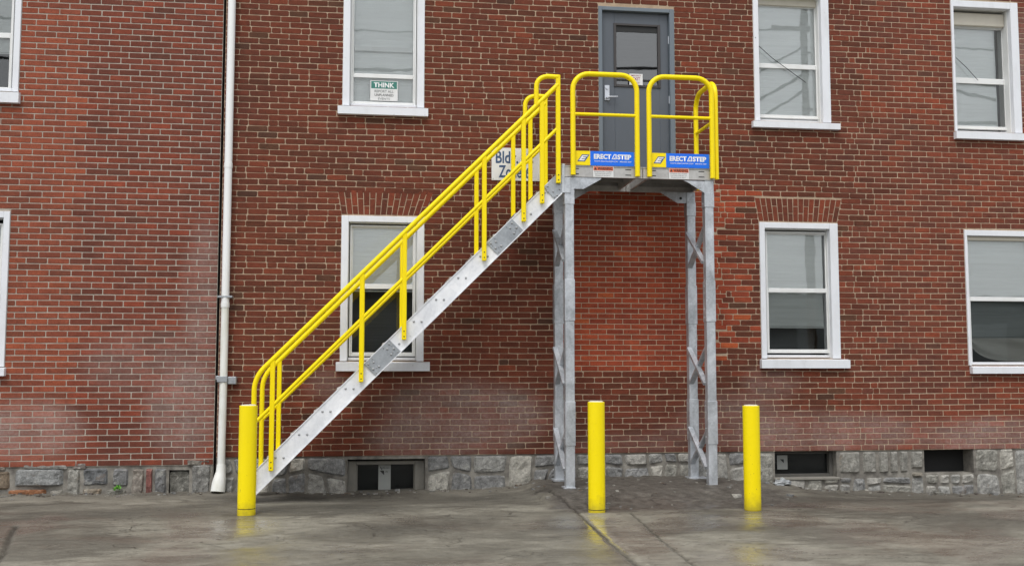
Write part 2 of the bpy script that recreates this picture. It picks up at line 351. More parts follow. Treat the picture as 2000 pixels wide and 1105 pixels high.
# ================================================================= SETTING: ground
def lerp_tab(t, x):
    if x <= t[0][0]: return t[0][1]
    for (a, va), (b, vb) in zip(t, t[1:]):
        if x <= b:
            u = (x - a) / (b - a); u = u * u * (3 - 2 * u); return va + (vb - va) * u
    return t[-1][1]
ZW = [(-4.5, -.01), (-1.9, -.012), (-.9, -.03), (-.1, -.045), (1.1, -.03), (1.7, .0), (2.15, .085), (3.05, .10), (4.2, .09), (4.7, .02), (5.1, .0), (5.6, -.09), (6.1, -.12), (7.8, -.19), (9, -.2)]
ZF = [(-4.5, .0), (-1.2, 0.0), (2.3, -.02), (4.0, -.02), (9, -.03)]
JOINTS = [([(2.65, -2.36), (2.58, -3.2), (2.47, -4.3), (2.40, -5.4), (2.3, -7.5)], 0.016, 0.016),
          ([(2.02, -1.15), (2.10, -1.6), (2.13, -2.03), (2.10, -2.6), (2.05, -3.6), (1.98, -5.3), (1.9, -7.5)], 0.020, 0.012),
          ([(-3.19, -2.6), (-3.02, -3.3), (-2.80, -4.1), (-2.62, -5.0), (-2.4, -7)], 0.030, 0.02),
          ([(2.05, -2.28), (2.9, -2.33), (4.1, -2.36), (4.9, -2.30)], 0.010, 0.006),
          ([(2.45, -4.25), (2.9, -4.4), (3.4, -4.75), (4.3, -5.2)], 0.008, 0.004),
          ([(-.02, -2.9), (.08, -3.25), (.05, -3.7)], 0.010, 0.006), ([(.3, -2.6), (.55, -2.9), (.2, -3.2)], 0.008, 0.005),
          ([(-1.7, -3.6), (-1.35, -3.75), (-1.1, -4.1)], 0.010, 0.005)]
def seg_d(p, a, b):
    ax, ay = a; bx, by = b; dx, dy = bx - ax, by - ay; t = max(0, min(1, ((p[0] - ax) * dx + (p[1] - ay) * dy) / (dx * dx + dy * dy)))
    return math.hypot(p[0] - ax - dx * t, p[1] - ay - dy * t)
def base_h(x, y):
    zw, zf = lerp_tab(ZW, x), lerp_tab(ZF, x)
    near = 1.15 if 1.9 < x < 4.6 else 0.5
    t = max(0.0, min(1.0, (-y - near) / (2.1 - near))); t = t * t * (3 - 2 * t)
    return zw + (zf - zw) * t
def ground_h(x, y):
    if x < -6 or x > 11 or y < -8: return 0.0
    h = base_h(x, y)
    h += 0.010 * noise.noise(Vector((x * 0.9, y * 0.9, 0))) + 0.006 * noise.noise(Vector((x * 3, y * 3, 5)))
    rub = max(0.0, 1 - abs(y + 0.05) / 0.35); mud = 1.0 if (1.9 < x < 4.9 and y > -2.2) else 0.15
    h += (0.022 * rub + 0.010 * mud) * noise.noise(Vector((x * 8, y * 8, 9))) + 0.004 * mud * noise.noise(Vector((x * 25, y * 25, 3)))
    return h
def axis(lo, hi, step, far_lo, far_hi):
    a = []; x = lo
    while x <= hi: a.append(x); x += step
    s = step
    while a[-1] < far_hi: s *= 1.35; a.append(min(a[-1] + s, far_hi))
    s = step
    while a[0] > far_lo: s *= 1.35; a.insert(0, max(a[0] - s, far_lo))
    return a
def make_ground():
    X = axis(-4.6, 9.2, 0.022, -200, 200); Y = axis(-5.9, 0.02, 0.026, -260, 0.30)
    nx, ny = len(X), len(Y); vs = []; dirt = []
    for y in Y:
        for x in X:
            h = ground_h(x, y); d_ = 0.0
            if -8 < y < -1 and -4 < x < 6:
                for pts, wd, dp in JOINTS:
                    if min(p[0] for p in pts) - .1 < x < max(p[0] for p in pts) + .1 and min(p[1] for p in pts) - .1 < y < max(p[1] for p in pts) + .1:
                        jx = x + 0.012 * noise.noise(Vector((x * 6, y * 6, 1)))
                        d = min(seg_d((jx, y), a, b) for a, b in zip(pts, pts[1:]))
                        if d < wd: k = 1 - (d / wd) ** 2; h -= dp * k; d_ = max(d_, k)
            vs.append((x, y, h)); dirt.append(d_)
    fs = [(j * nx + i, j * nx + i + 1, (j + 1) * nx + i + 1, (j + 1) * nx + i) for j in range(ny - 1) for i in range(nx - 1)]
    me = bpy.data.meshes.new('ground'); me.from_pydata(vs, [], fs)
    a = me.attributes.new('dirt', 'FLOAT', 'POINT'); a.data.foreach_set('value', dirt)
    me.polygons.foreach_set('use_smooth', [True] * len(me.polygons))
    M = Mat('wet_concrete')
    big = M.noise(0.55, 6, 0.62, (0.8, 1.25, 1), 0.8); mid = M.noise(2.6, 6, 0.68, (0.8, 1.3, 1), 0.6); fine = M.noise(38, 5, 0.7)
    c = M.mix(M.mr(mid, 0.33, 0.68, 0, 1), (0.160, 0.150, 0.122), (0.350, 0.333, 0.278))
    c = M.mix(M.mr(big, 0.44, 0.58, 0, 0.8), c, (0.085, 0.080, 0.067))
    c = M.mix(M.mr(M.noise(1.6, 7, 0.72, (0.45, 1.5, 1), 1.0), 0.53, 0.61, 0, 0.65), c, (0.080, 0.073, 0.060))
    c = M.mix(M.mr(fine, 0.35, 0.7, 0, 0.4), c, (0.10, 0.088, 0.07))
    c = M.mix(M.mr(M.noise(6, 5, 0.72, (0.55, 1.4, 1), 1.2), 0.57, 0.70, 0, 0.6), c, (0.055, 0.047, 0.037))
    sp = M.N.new('ShaderNodeSeparateXYZ'); M.link(M.pos, sp.inputs[0])
    wob = M.math('MULTIPLY', M.math('SUBTRACT', M.noise(2.5, 4), 0.5), 1.1)
    # bare muddy ground round the feet of the platform
    ax_ = M.math('ABSOLUTE', M.math('SUBTRACT', M.math('ADD', sp.outputs[0], wob), 3.35))
    inx = M.mr(ax_, 1.25, 1.6, 1, 0, True); iny = M.mr(M.math('ADD', sp.outputs[1], M.math('MULTIPLY', wob, 0.3)), -2.35, -2.15, 0, 1, True)
    mud = M.math('MULTIPLY', inx, iny)
    mudc = M.mix(M.mr(M.noise(9, 6, 0.75), 0.3, 0.7, 0, 1), (0.045, 0.040, 0.034), (0.150, 0.136, 0.118))
    c = M.mix(mud, c, mudc)
    # wet darker slab left of the long joint, pale strip right of it
    xw = M.math('ADD', sp.outputs[0], M.math('MULTIPLY', wob, 0.05)); jx = M.math('ADD', 2.19, M.math('MULTIPLY', sp.outputs[1], 0.035))
    dj = M.math('SUBTRACT', xw, jx)
    slab = M.math('MULTIPLY', M.mr(dj, -0.9, -0.05, 0, 1, True), M.math('MULTIPLY', M.mr(dj, -0.01, 0.01, 1, 0), M.mr(sp.outputs[1], -2.6, -1.9, 1, 0, True)))
    c = M.mix(M.math('MULTIPLY', slab, 0.45), c, (0.085, 0.082, 0.072))
    lip = M.math('MULTIPLY', M.mr(M.math('ABSOLUTE', M.math('SUBTRACT', dj, 0.05)), 0.0, 0.05, 1, 0, True), M.math('MULTIPLY', M.mr(M.noise(14, 4, 0.7), 0.42, 0.6, 0, 1), M.mr(sp.outputs[1], -2.9, -2.4, 1, 0, True)))
    c = M.mix(M.math('MULTIPLY', lip, 0.7), c, (0.42, 0.40, 0.34))
    dl = M.math('MULTIPLY', M.ellipses_xy([(-.7, -.6, 1.5, .7, 1.0), (-.5, -1.8, 1.3, .7, .85), (1.6, -1.0, 1.0, .5, .6), (-2.4, -1.9, 2.0, .7, .6), (6.2, -1.6, 2.2, .5, .55), (.4, -3.2, .9, .4, .5), (-3.6, -1.2, 1.2, .5, .45)]), M.mr(mid, 0.3, 0.6, 0.5, 1))
    c = M.mix(dl, c, (0.050, 0.047, 0.040))
    # dirt washed against the wall foot
    edge = M.mr(M.math('ADD', sp.outputs[1], M.math('MULTIPLY', wob, 0.5)), -0.75, -0.1, 0, 0.65, True)
    c = M.mix(M.math('MULTIPLY', edge, M.mr(mid, 0.3, 0.6, 0.4, 1)), c, (0.135, 0.122, 0.103))
    c = M.mix(M.math('MULTIPLY', M.attr('dirt').outputs['Fac'], 0.85), c, (0.035, 0.03, 0.025))
    # crazed hairline cracks, grit and pale worn spots
    wv = M.N.new('ShaderNodeVectorMath'); wv.operation = 'ADD'; nz3 = M.N.new('ShaderNodeTexNoise'); nz3.inputs['Scale'].default_value = 3.0; nz3.inputs['Detail'].default_value = 5; M.link(M.pos, nz3.inputs['Vector'])
    sc3 = M.N.new('ShaderNodeVectorMath'); sc3.operation = 'SCALE'; sc3.inputs['Scale'].default_value = 0.6; M.link(nz3.outputs['Color'], sc3.inputs[0]); M.link(M.pos, wv.inputs[0]); M.link(sc3.outputs[0], wv.inputs[1])
    vc = M.N.new('ShaderNodeTexVoronoi'); vc.feature = 'DISTANCE_TO_EDGE'; vc.inputs['Scale'].default_value = 0.85; M.link(wv.outputs[0], vc.inputs['Vector'])
    crack = M.math('MULTIPLY', M.mr(vc.outputs['Distance'], 0.0, 0.012, 1, 0), M.mr(M.noise(1.1, 3), 0.50, 0.58, 0, 1))
    c = M.mix(M.math('MULTIPLY', crack, 0.75), c, (0.035, 0.03, 0.025))
    grit = M.noise(95, 3, 0.8, (1, 0.6, 1))
    c = M.mix(M.mr(grit, 0.56, 0.70, 0, 0.55), c, (0.05, 0.045, 0.038)); c = M.mix(M.mr(grit, 0.30, 0.42, 0.45, 0), c, (0.46, 0.44, 0.38))
    c = M.mix(M.mr(M.noise(11, 7, 0.8, (0.7, 1.2, 1), 0.8), 0.58, 0.64, 0, 0.85), c, (0.045, 0.040, 0.033))
    strip = M.math('MULTIPLY', M.math('MULTIPLY', M.mr(dj, 0.0, 0.03, 0, 1), M.mr(dj, 0.38, 0.44, 1, 0)), M.mr(sp.outputs[1], -2.7, -2.3, 1, 0, True))
    lift = M.math('MAXIMUM', M.math('MULTIPLY', strip, 0.45), M.mr(sp.outputs[1], -5.2, -2.6, 0.32, 0.0, True))
    c = M.mix(M.math('MULTIPLY', lift, M.mr(M.noise(8, 5, 0.7, (0.7, 1.4, 1)), 0.35, 0.6, 1, 0.25)), c, (0.36, 0.34, 0.28))
    c = M.mix(M.mr(M.noise(5, 7, 0.75, (0.5, 1.4, 1), 0.6), 0.60, 0.72, 0, 0.55), c, (0.42, 0.40, 0.34))
    M.col(c)
    wet = M.mr(M.noise(0.8, 4, 0.55, (1, 1, 1), 0.5), 0.40, 0.60, 0, 1, True)
    wet = M.math('MAXIMUM', M.math('MULTIPLY', wet, M.mr(sp.outputs[1], -2.1, -1.3, 1, 0.25, True)), M.math('MULTIPLY', slab, 0.9))
    pud = M.math('MULTIPLY', M.ellipses_xy([(2.22, -3.7, .62, 1.9, 1.0), (4.0, -3.0, .7, 1.0, .95), (-1.2, -2.9, .7, 1.0, .9), (-1.25, -4.9, .6, .8, .6)]), M.mr(M.noise(4, 4, 0.6, (0.6, 1.6, 1)), 0.30, 0.52, 0.55, 1.0))
    wet = M.math('MULTIPLY', M.math('MAXIMUM', M.math('MULTIPLY', wet, 0.75), pud), M.math('SUBTRACT', 1.0, M.attr('dirt').outputs['Fac']))
    r = M.math('SUBTRACT', 0.68, M.math('MULTIPLY', wet, 0.56))
    r = M.math('ADD', r, M.mr(mid, 0.3, 0.7, -0.08, 0.10))
    r = M.math('MAXIMUM', r, 0.10); M.rough(r)
    M.link(M.mr(wet, 0.3, 1.0, 0.12, 0.6), M.b.inputs['Specular IOR Level'])
    hb = M.math('ADD', M.math('MULTIPLY', fine, 0.35), M.math('MULTIPLY', M.noise(7, 6, 0.7), 0.7))
    hb = M.math('ADD', hb, M.math('MULTIPLY', grit, 0.25)); hb = M.math('SUBTRACT', hb, M.math('MULTIPLY', crack, 0.8)); M.bump(hb, 0.42, 0.02)
    bn = [n for n in M.N if n.bl_idname == 'ShaderNodeBump'][0]; M.link(M.mr(wet, 0.3, 1.0, 0.5, 0.10), bn.inputs['Strength'])
    me.materials.append(M.m)
    o = bpy.data.objects.new('ground', me); finish(o, (0, 0, 0), None); tag(o, 'wet stained concrete yard with cracks and joints in front of the brick wall', None, None, 'structure')
    return o
make_ground()

# ================================================================= BUILDINGS
# openings of the main wall: (x0, x1, z0, z1)
COURSE = 0.0727
MAIN = dict(x0=-1.775, x1=11.0, z0=0.385, top=7.6)
LEFT = dict(x0=-7.5, x1=-1.805, z0=0.30, top=7.6)
WIN = {  # casing rect, sill rect, glass width, recess
 'UL': dict(c=(-.355, .652, 4.67, 6.45), s=(-.41, .70, 4.553, 4.668), g=(-.225, .515), rec=.07, mr=(5.05, 5.10), gz=(4.745, 6.30)),
 'LL': dict(c=(-.345, .665, 1.525, 3.30), s=(-.39, .74, 1.405, 1.522), g=(-.205, .53), rec=.07, mr=(2.41, 2.465), gz=(1.63, 3.16)),
 'UR': dict(c=(4.955, 6.0, 4.655, 6.43), s=(4.91, 6.10, 4.555, 4.652), g=(5.07, 5.87), rec=.13, mr=(5.40, 5.46), gz=(4.77, 6.24)),
 'LR': dict(c=(4.985, 6.05, 1.565, 3.32), s=(4.96, 6.15, 1.44, 1.562), g=(5.13, 5.92), rec=.09, mr=(2.42, 2.47), gz=(1.68, 3.18)),
 'FU': dict(c=(7.745, 8.72, 4.60, 6.40), s=(7.73, 8.74, 4.49, 4.598), g=(7.86, 8.60), rec=.17, mr=(5.31, 5.385), gz=(4.72, 6.08)),
 'FL': dict(c=(7.825, 8.86, 1.475, 3.27), s=(7.84, 8.9, 1.37, 1.472), g=(7.92, 8.76), rec=.06, mr=(2.33, 2.38), gz=(1.50, 3.14)),
}
WINL = {
 'L0': dict(c=(-5.17, -4.15, 4.70, 6.45), s=(-5.2, -4.125, 4.555, 4.695), g=(-5.03, -4.28), rec=.04, mr=(5.36, 5.42), gz=(4.76, 6.3)),
 'L1': dict(c=(-5.20, -4.185, 1.455, 3.27), s=(-5.23, -4.165, 1.35, 1.452), g=(-5.08, -4.31), rec=.06, mr=(2.38, 2.43), gz=(1.56, 3.1)),
}
DOOR = (2.88, 3.885, 3.74, 6.085)
BASE = [(-.235, .695, -.12, .345, .22), (5.14, 5.97, .05, .393, .20), (7.17, 7.86, .08, .43, .28)]
ARCH = [(-.40, .78, -.345, .665, 3.62, 3.315), (4.93, 6.12, 4.985, 6.05, 3.64, 3.335)]   # jack arches: top x0,x1, bottom x0,x1, z top, z bottom
PATCH = (2.40, 4.42, 1.40, 3.74)

def openings(W, extra):
    out_ = [(v['c'][0], v['c'][1], v['c'][2], v['c'][3]) for v in W.values()]
    return out_ + list(extra)
main_open = openings(WIN, [DOOR])
left_open = openings(WINL, [])

def sheet(b, ops, y, z0):
    """front sheet with holes plus the returns of the openings"""
    xs = sorted({b['x0'], b['x1']} | {v for o in ops for v in o[:2]}); zs = sorted({z0, b['top']} | {v for o in ops for v in o[2:4]})
    m = MB()
    for xa, xb in zip(xs, xs[1:]):
        for za, zb in zip(zs, zs[1:]):
            cx, cz = (xa + xb) / 2, (za + zb) / 2
            if cz < z0 or any(o[0] < cx < o[1] and o[2] < cz < o[3] for o in ops): continue
            m.add([(xa, y, za), (xb, y, za), (xb, y, zb), (xa, y, zb)], [(0, 1, 2, 3)])
    for (x0, x1, za, zb) in [o[:4] for o in ops]:
        for q in ([(x0, za), (x0, zb)], [(x1, za), (x1, zb)], [(x0, za), (x1, za)], [(x0, zb), (x1, zb)]):
            (a, c), (d, e) = q; m.add([(a, y, c), (d, y, e), (d, y + .30, e), (a, y + .30, c)], [(0, 1, 2, 3)])
    return m
PAL = {
 'arch': [((118, 60, 46), 30), ((110, 57, 45), 30), ((126, 62, 47), 12), ((98, 55, 45), 20)],
 'main': [((105, 55, 43), 30), ((99, 53, 42), 30), ((111, 57, 44), 22), ((92, 52, 41), 10), ((119, 60, 45), 4), ((88, 58, 47), 2), ((80, 53, 45), 1)],
 'left': [((120, 64, 53), 30), ((113, 62, 53), 30), ((106, 60, 52), 18), ((128, 66, 53), 14), ((98, 60, 53), 2), ((134, 66, 52), 4)],
 'farleft': [((143, 76, 60), 30), ((137, 74, 59), 28), ((130, 70, 57), 22), ((150, 79, 60), 10), ((120, 68, 56), 8)],
 'patch': [((154, 71, 51), 30), ((147, 68, 49), 26), ((160, 75, 52), 20), ((139, 63, 47), 16), ((170, 84, 54), 5)],
 'right': [((116, 62, 50), 30), ((108, 60, 50), 28), ((124, 63, 49), 18), ((102, 58, 50), 12), ((130, 65, 49), 6), ((96, 62, 55), 1)],
}
GAIN = 1.0
def pick(pal):
    r_ = random.uniform(0, sum(w for _, w in PAL[pal]))
    for i, (c, w_) in enumerate(PAL[pal]):
        r_ -= w_
        if r_ <= 0: return i
    return 0
def tint(pal, i, j=0.10):
    c = s2l(PAL[pal][i][0]); k = GAIN * (1 + random.uniform(-j, j)); return (c[0] * k * 1.06, c[1] * k * 1.05, c[2] * k * 0.90)
def brick_geo(l, h, d, jit, bev, rnd):
    """front face octagon, a bevel ring and a back ring, centred on the brick"""
    co = []
    jt = lambda a: rnd.uniform(-a, a)
    cr_ = min(0.009, h * .16) * (0.35 + jit)
    pts = [(-l/2, -h/2 + cr_), (-l/2 + cr_, -h/2), (l/2 - cr_, -h/2), (l/2, -h/2 + cr_), (l/2, h/2 - cr_), (l/2 - cr_, h/2), (-l/2 + cr_, h/2), (-l/2, h/2 - cr_)]
    pts = [(x + jt(.0030) * jit * 1.2, z + jt(.0026) * jit) for x, z in pts]
    tz = [jt(.0008) for _ in range(8)]
    front = [(x * (1 - bev * 2 / l), tz[i], z * (1 - bev * 2 / h)) for i, (x, z) in enumerate(pts)]
    mid_ = [(x, bev * .8, z) for x, z in pts]; back = [(x, d, z) for x, z in pts]
    vs = front + mid_ + back; fs = [tuple(range(8))]
    for r0 in (0, 8):
        for i in range(8): j = (i + 1) % 8; fs.append((r0 + i, r0 + 8 + i, r0 + 8 + j, r0 + j))
    return vs, fs
PJ = [random.choice((-.06, .0, .055, .11)) for _ in range(200)]
def pj(z): return PJ[max(0, int((z - MAIN['z0']) / COURSE))]
def blocked(ops, arches, za, zb):
    iv = []
    for o in ops:
        if o[2] < zb - 0.012 and o[3] > za + 0.012: iv.append((o[0], o[1] + (pj((za + zb) / 2) if o is PATCH else 0)))
    zc = (za + zb) / 2
    for (t0, t1, b0, b1, zt, zb_) in arches:
        if zb_ < zc < zt:
            u = (zc - zb_) / (zt - zb_); iv.append((b0 + (t0 - b0) * u, b1 + (t1 - b1) * u))
    return iv
def fit(x0, x1, iv):
    segs = [(x0, x1)]
    for a, b in iv:
        n_ = []
        for s0, s1 in segs:
            if b <= s0 or a >= s1: n_.append((s0, s1)); continue
            if a > s0: n_.append((s0, a))
            if b < s1: n_.append((b, s1))
        segs = n_
    return segs
def lay(x0, x1, z0, z1, ch, L_, jx, jz, jit, ops, arches, palf, header_every, wave, start=0.0, jagged=None):
    """returns bricks (xc, y, zc, l, h, rot, pal, tint_index, jit)"""
    res = []; k = 0; z = z0
    while z < z1:
        za, zb = z, min(z + ch, z1 + .02)
        iv = blocked(ops, arches, za, zb)
        if jagged: e0, e1 = jagged(k)
        else: e0, e1 = x0, x1
        hdr = header_every and k % header_every == header_every - 1
        off = (L_ / 2 if k % 2 else 0.0) + start + random.uniform(-.02, .02) * jit
        x = x0 - L_ + off; edges = []
        i = 0
        while x < x1 + L_:
            if hdr: ln = L_ if i % 2 == 0 else L_ * 0.5
            else: ln = L_
            ln *= 1 + random.uniform(-.05, .05) * jit
            edges.append((x, x + ln)); x += ln; i += 1
        for (s0, s1) in fit(e0, e1, iv):
            row = []
            for a, b in edges:
                a2, b2 = max(a, s0), min(b, s1)
                if b2 - a2 <= 0: continue
                row.append([a2, b2])
            # merge slivers into their neighbour
            i = 0
            while i < len(row) and len(row) > 1:
                if row[i][1] - row[i][0] < 0.05:
                    if i + 1 < len(row) and row[i+1][1] - row[i+1][0] < L_ * .8: row[i+1][0] = row[i][0]
                    elif i > 0: row[i-1][1] = row[i][1]
                    else: row[i+1][0] = row[i][0]
                    row.pop(i)
                else: i += 1
            for a, b in row:
                if b - a < 0.03: continue
                xc = (a + b) / 2; pal = palf(xc, z)
                zw = wave * (math.sin(xc * 2.1 + k * .35) + .6 * math.sin(xc * 5.3 + k * 1.3))
                slope = wave * (2.1 * math.cos(xc * 2.1 + k * .35) + 3.2 * math.cos(xc * 5.3 + k * 1.3))
                jw = jx * (1 + random.uniform(-.3, .5) * jit)
                res.append((xc, -.0022 - random.uniform(0, .0022) * (0.3 + jit), (za + zb) / 2 + zw, b - a - jw, (zb - za) - jz * (1 + random.uniform(-.15, .25) * jit), slope, pal, pick(pal), jit))
        z += ch; k += 1
    return res
def in_frame(x, y, z):
    d = Vector((x - CAMX, y - CAMY, z - CAMZ)); fw = Vector((math.sin(YAW) * math.cos(PITCH), math.cos(YAW) * math.cos(PITCH), math.sin(PITCH)))
    rt = Vector((math.cos(YAW), -math.sin(YAW), 0)); up = rt.cross(fw); q = d.dot(fw)
    u, v = d.dot(rt) / q * 2040, d.dot(up) / q * 2040
    return abs(u) < 985 and abs(v) < 540
def build_bricks(bricks, parent, seed):
    rnd = random.Random(seed); cache = {}
    order = sorted((b for b in bricks if in_frame(b[0], 0, b[2]) and b[3] > .17 and not (1.5 < b[0] < 2.3 and b[2] > 3.7)), key=lambda b: (Vector((b[0], 0, b[2])) - Vector((CAMX, CAMY, CAMZ))).length)
    single = set(id(b) for b in order[:300])
    m = MB(); cols = []
    for b in bricks:
        xc, y, zc, l, h, sl, pal, ti, jit = b
        if id(b) in single:
            key = (pal, ti, rnd.randrange(3), round(h, 2) if l > 0 else 0)
            if key not in cache:
                vs, fs = brick_geo(0.222, h, 0.05, jit, 0.0035, rnd)
                me = bpy.data.meshes.new('brick'); me.from_pydata(vs, [], fs); me.materials.append(m_brick)
                set_tint(me, [tint(pal, ti)] * len(vs)); cache[key] = (me, h)
            me, h0 = cache[key]
            o = bpy.data.objects.new('brick', me); o.scale = (l / 0.222, 1, h / h0); o.rotation_euler = (0, -math.atan(sl), 0)
            finish(o, (xc, y, zc), parent)
        else:
            vs, fs = brick_geo(l, h, 0.05, jit, 0.0035, rnd); c = tint(pal, ti)
            m.add([(xc + vx - 0, y + vy, zc + vz + sl * vx) for vx, vy, vz in vs], fs); cols += [c] * len(vs)
    me = bpy.data.meshes.new('brickwork'); me.from_pydata(m.v, [], m.f); me.materials.append(m_brick); set_tint(me, cols)
    o = bpy.data.objects.new('brickwork', me); o['kind'] = 'stuff'; finish(o, (0, 0, 0), parent); return o

main = empty('brick_building', (3, 0, 0), 'old dark red brick building with the grey door, right of the white drainpipe', 'building')
left = empty('brick_building', (-4, 0, 0), 'paler red brick building left of the white drainpipe', 'building')

sheet(MAIN, main_open, 0.001, 0.386).build('wall', m_mortar, main)
sheet(LEFT, left_open, 0.001, 0.301).build('wall', m_mortar_left, left)
def shell(b, par):
    m = MB(); x0, x1, t = b['x0'] + .01, b['x1'] - .01, b['top']
    for q in ([(x0, .3, -.5), (x1, .3, -.5), (x1, 5, -.5), (x0, 5, -.5)], [(x0, 5, -.5), (x1, 5, -.5), (x1, 5, t), (x0, 5, t)],
              [(x0, .008, -.5), (x0, 5, -.5), (x0, 5, t), (x0, .008, t)], [(x1, .008, -.5), (x1, 5, -.5), (x1, 5, t), (x1, .008, t)]):
        m.add(q, [(0, 1, 2, 3)])
    m.build('inner_wall', m_room, par)
    MB().box(x0, x1, .3, 5, 3.45, 3.62).build('upper_floor', m_dark, par)
    MB().box(x0, x1, .3, 5, .45, .6).build('lower_floor', m_dark, par)
    MB().box(b['x0'] - .05, b['x1'] + .05, -.12, 5.1, t, t + .25, .02).build('unseen_roof', m_roof, par)  # out of view, added to keep light out of the rooms
shell(MAIN, main); shell(LEFT, left)

pal_main = lambda x, z: 'right' if random.random() < (x - 5.7) / 1.3 else ('patch' if (4.30 < x < 4.78 + .16 * math.sin(z * 40) and 1.5 < z < 3.75 and random.random() < .72) else 'main')
pal_left = lambda x, z: 'farleft' if x < -3.44 + .02 * math.sin(z * 7) else 'left'
B = []
EDGE = [6.42 + random.uniform(-.22, .22) for _ in range(200)]
B += lay(MAIN['x0'], 6.75, MAIN['z0'], MAIN['top'], COURSE, 0.237, .0075, .0088, .8, main_open + [PATCH], ARCH, pal_main, 8, .0022, .05, lambda k: (MAIN['x0'], EDGE[k]))
B += lay(5.9, MAIN['x1'], MAIN['z0'], MAIN['top'], COURSE, 0.216, .0085, .0098, .35, main_open, ARCH, pal_main, 0, .0022, .03, lambda k: (EDGE[k], MAIN['x1']))
pe = {}
B += lay(PATCH[0] + .0, PATCH[1], PATCH[2] + .002, PATCH[3], .0657, .2135, .009, .0095, .2, main_open, [], lambda x, z: 'patch', 0, .0006, .02, lambda k: (PATCH[0], PATCH[1] + pj(PATCH[2] + (k + .5) * .0657)))
# jack arches of leaning soldier bricks
def arch(a, nb):
    t0, t1, b0, b1, zt, zb = a; vs_ = []
    m = MB(); cols = []; rnd = random.Random(3)
    for i in range(nb):
        ua, ub = i / nb, (i + 1) / nb
        split = .66 if i % 2 else .36
        for (fa, fb) in ((0, split), (split, 1)) if True else ():
            g = .0048
            def P(u, f): return (b0 + (b1 - b0) * u) * (1 - f) + (t0 + (t1 - t0) * u) * f, zb + (zt - zb) * f
            dz = g / (zt - zb); du = g / (b1 - b0)
            q = [P(ua + du, fa + dz), P(ub - du, fa + dz), P(ub - du, fb - dz), P(ua + du, fb - dz)]
            q = [(x + rnd.uniform(-.002, .002), z + rnd.uniform(-.002, .002)) for x, z in q]
            cx, cz = sum(p[0] for p in q) / 4, sum(p[1] for p in q) / 4
            fr = [(cx + (x - cx) * .92, -.0028 + rnd.uniform(-.0015, .0008), cz + (z - cz) * .975) for x, z in q]
            md = [(x, .0, z) for x, z in q]; bk = [(x, .05, z) for x, z in q]
            mm = MB().add(fr + md + bk, [(0, 1, 2, 3)] + [(r0 + k, r0 + 4 + k, r0 + 4 + (k + 1) % 4, r0 + (k + 1) % 4) for r0 in (0, 4) for k in range(4)])
            o = mm.build('arch_brick', m_brick, main)
            set_tint(o.data, [tint('arch', pick('arch'))] * 12)
arch(ARCH[0], 15); arch(ARCH[1], 16)
build_bricks(B, main, 1)
B2 = lay(LEFT['x0'], LEFT['x1'], LEFT['z0'], LEFT['top'], .0715, 0.243, .0105, .0115, .3, left_open, [], pal_left, 0, .0012, .0)
build_bricks(B2, left, 2)

# ---------------------------------------------------------------- foundation stones
rs = random.Random(21)
def stone(x0, x1, z0, z1, col, parent, flat=0.0, y_out=0.014, rough=1.2, quad=None, gap=.003):
    """irregular block; quad = four (x, z) corners shared with its neighbours, anticlockwise from the lower left"""
    if quad is None:
        j_ = lambda a: rs.uniform(-a, a) * (1 - flat)
        quad = [(x0 + j_(.012), z0 + j_(.01)), (x1 + j_(.012), z0 + j_(.01)), (x1 + j_(.012), z1 + j_(.006)), (x0 + j_(.012), z1 + j_(.006))]; gap = .004
    wx = (abs(quad[1][0] - quad[0][0]) + abs(quad[2][0] - quad[3][0])) / 4; wz = (abs(quad[3][1] - quad[0][1]) + abs(quad[2][1] - quad[1][1])) / 4
    nx, nz = min(12, max(6, int(wx / .016))), min(9, max(5, int(wz / .016)))
    sd_ = rs.uniform(0, 99); vs = []; p = 6 + rs.random() * 5 if not flat else 16
    tx, tz = rs.uniform(-.010, .010), rs.uniform(-.010, .010); kx, kz = 1 - gap / wx, 1 - gap / wz
    for j in range(nz + 1):
        for i in range(nx + 1):
            u, v = -1 + 2 * i / nx, -1 + 2 * j / nz
            k = max(abs(u), abs(v)); rr = (abs(u) ** p + abs(v) ** p) ** (1 / p); sc = k / rr if rr > 0 else 1
            uu, vv = u * sc * kx, v * sc * kz
            wts = ((1-uu)*(1-vv)/4, (1+uu)*(1-vv)/4, (1+uu)*(1+vv)/4, (1-uu)*(1+vv)/4)
            X_ = sum(q[0] * w_ for q, w_ in zip(quad, wts)); Z_ = sum(q[1] * w_ for q, w_ in zip(quad, wts))
            nn = noise.noise(Vector((X_, Z_, sd_)) * 8) * .8 + noise.noise(Vector((X_, Z_, sd_)) * 22) * .5 + noise.noise(Vector((X_, Z_, sd_)) * 50) * .25
            yy = -y_out * (1 - k ** 6) - .020 * rough * nn * (1 - k ** 5) + tx * uu + tz * vv if k < .999 else .035
            e_ = .006 * (1 - flat) if k >= .8 else 0
            vs.append((X_ + noise.noise(Vector((X_ * 18, Z_ * 18, 3))) * e_, yy, Z_ + noise.noise(Vector((X_ * 18, Z_ * 18, 8))) * e_))
    fs = [(j * (nx + 1) + i, j * (nx + 1) + i + 1, (j + 1) * (nx + 1) + i + 1, (j + 1) * (nx + 1) + i) for j in range(nz) for i in range(nx)]
    m = MB().add(vs, fs); o = m.build('stone', m_stone, parent); set_tint(o.data, [col] * len(vs)); return o
GREYS = [(.34, .335, .315), (.28, .28, .275), (.40, .385, .35), (.25, .25, .245), (.45, .43, .38), (.31, .30, .265)]
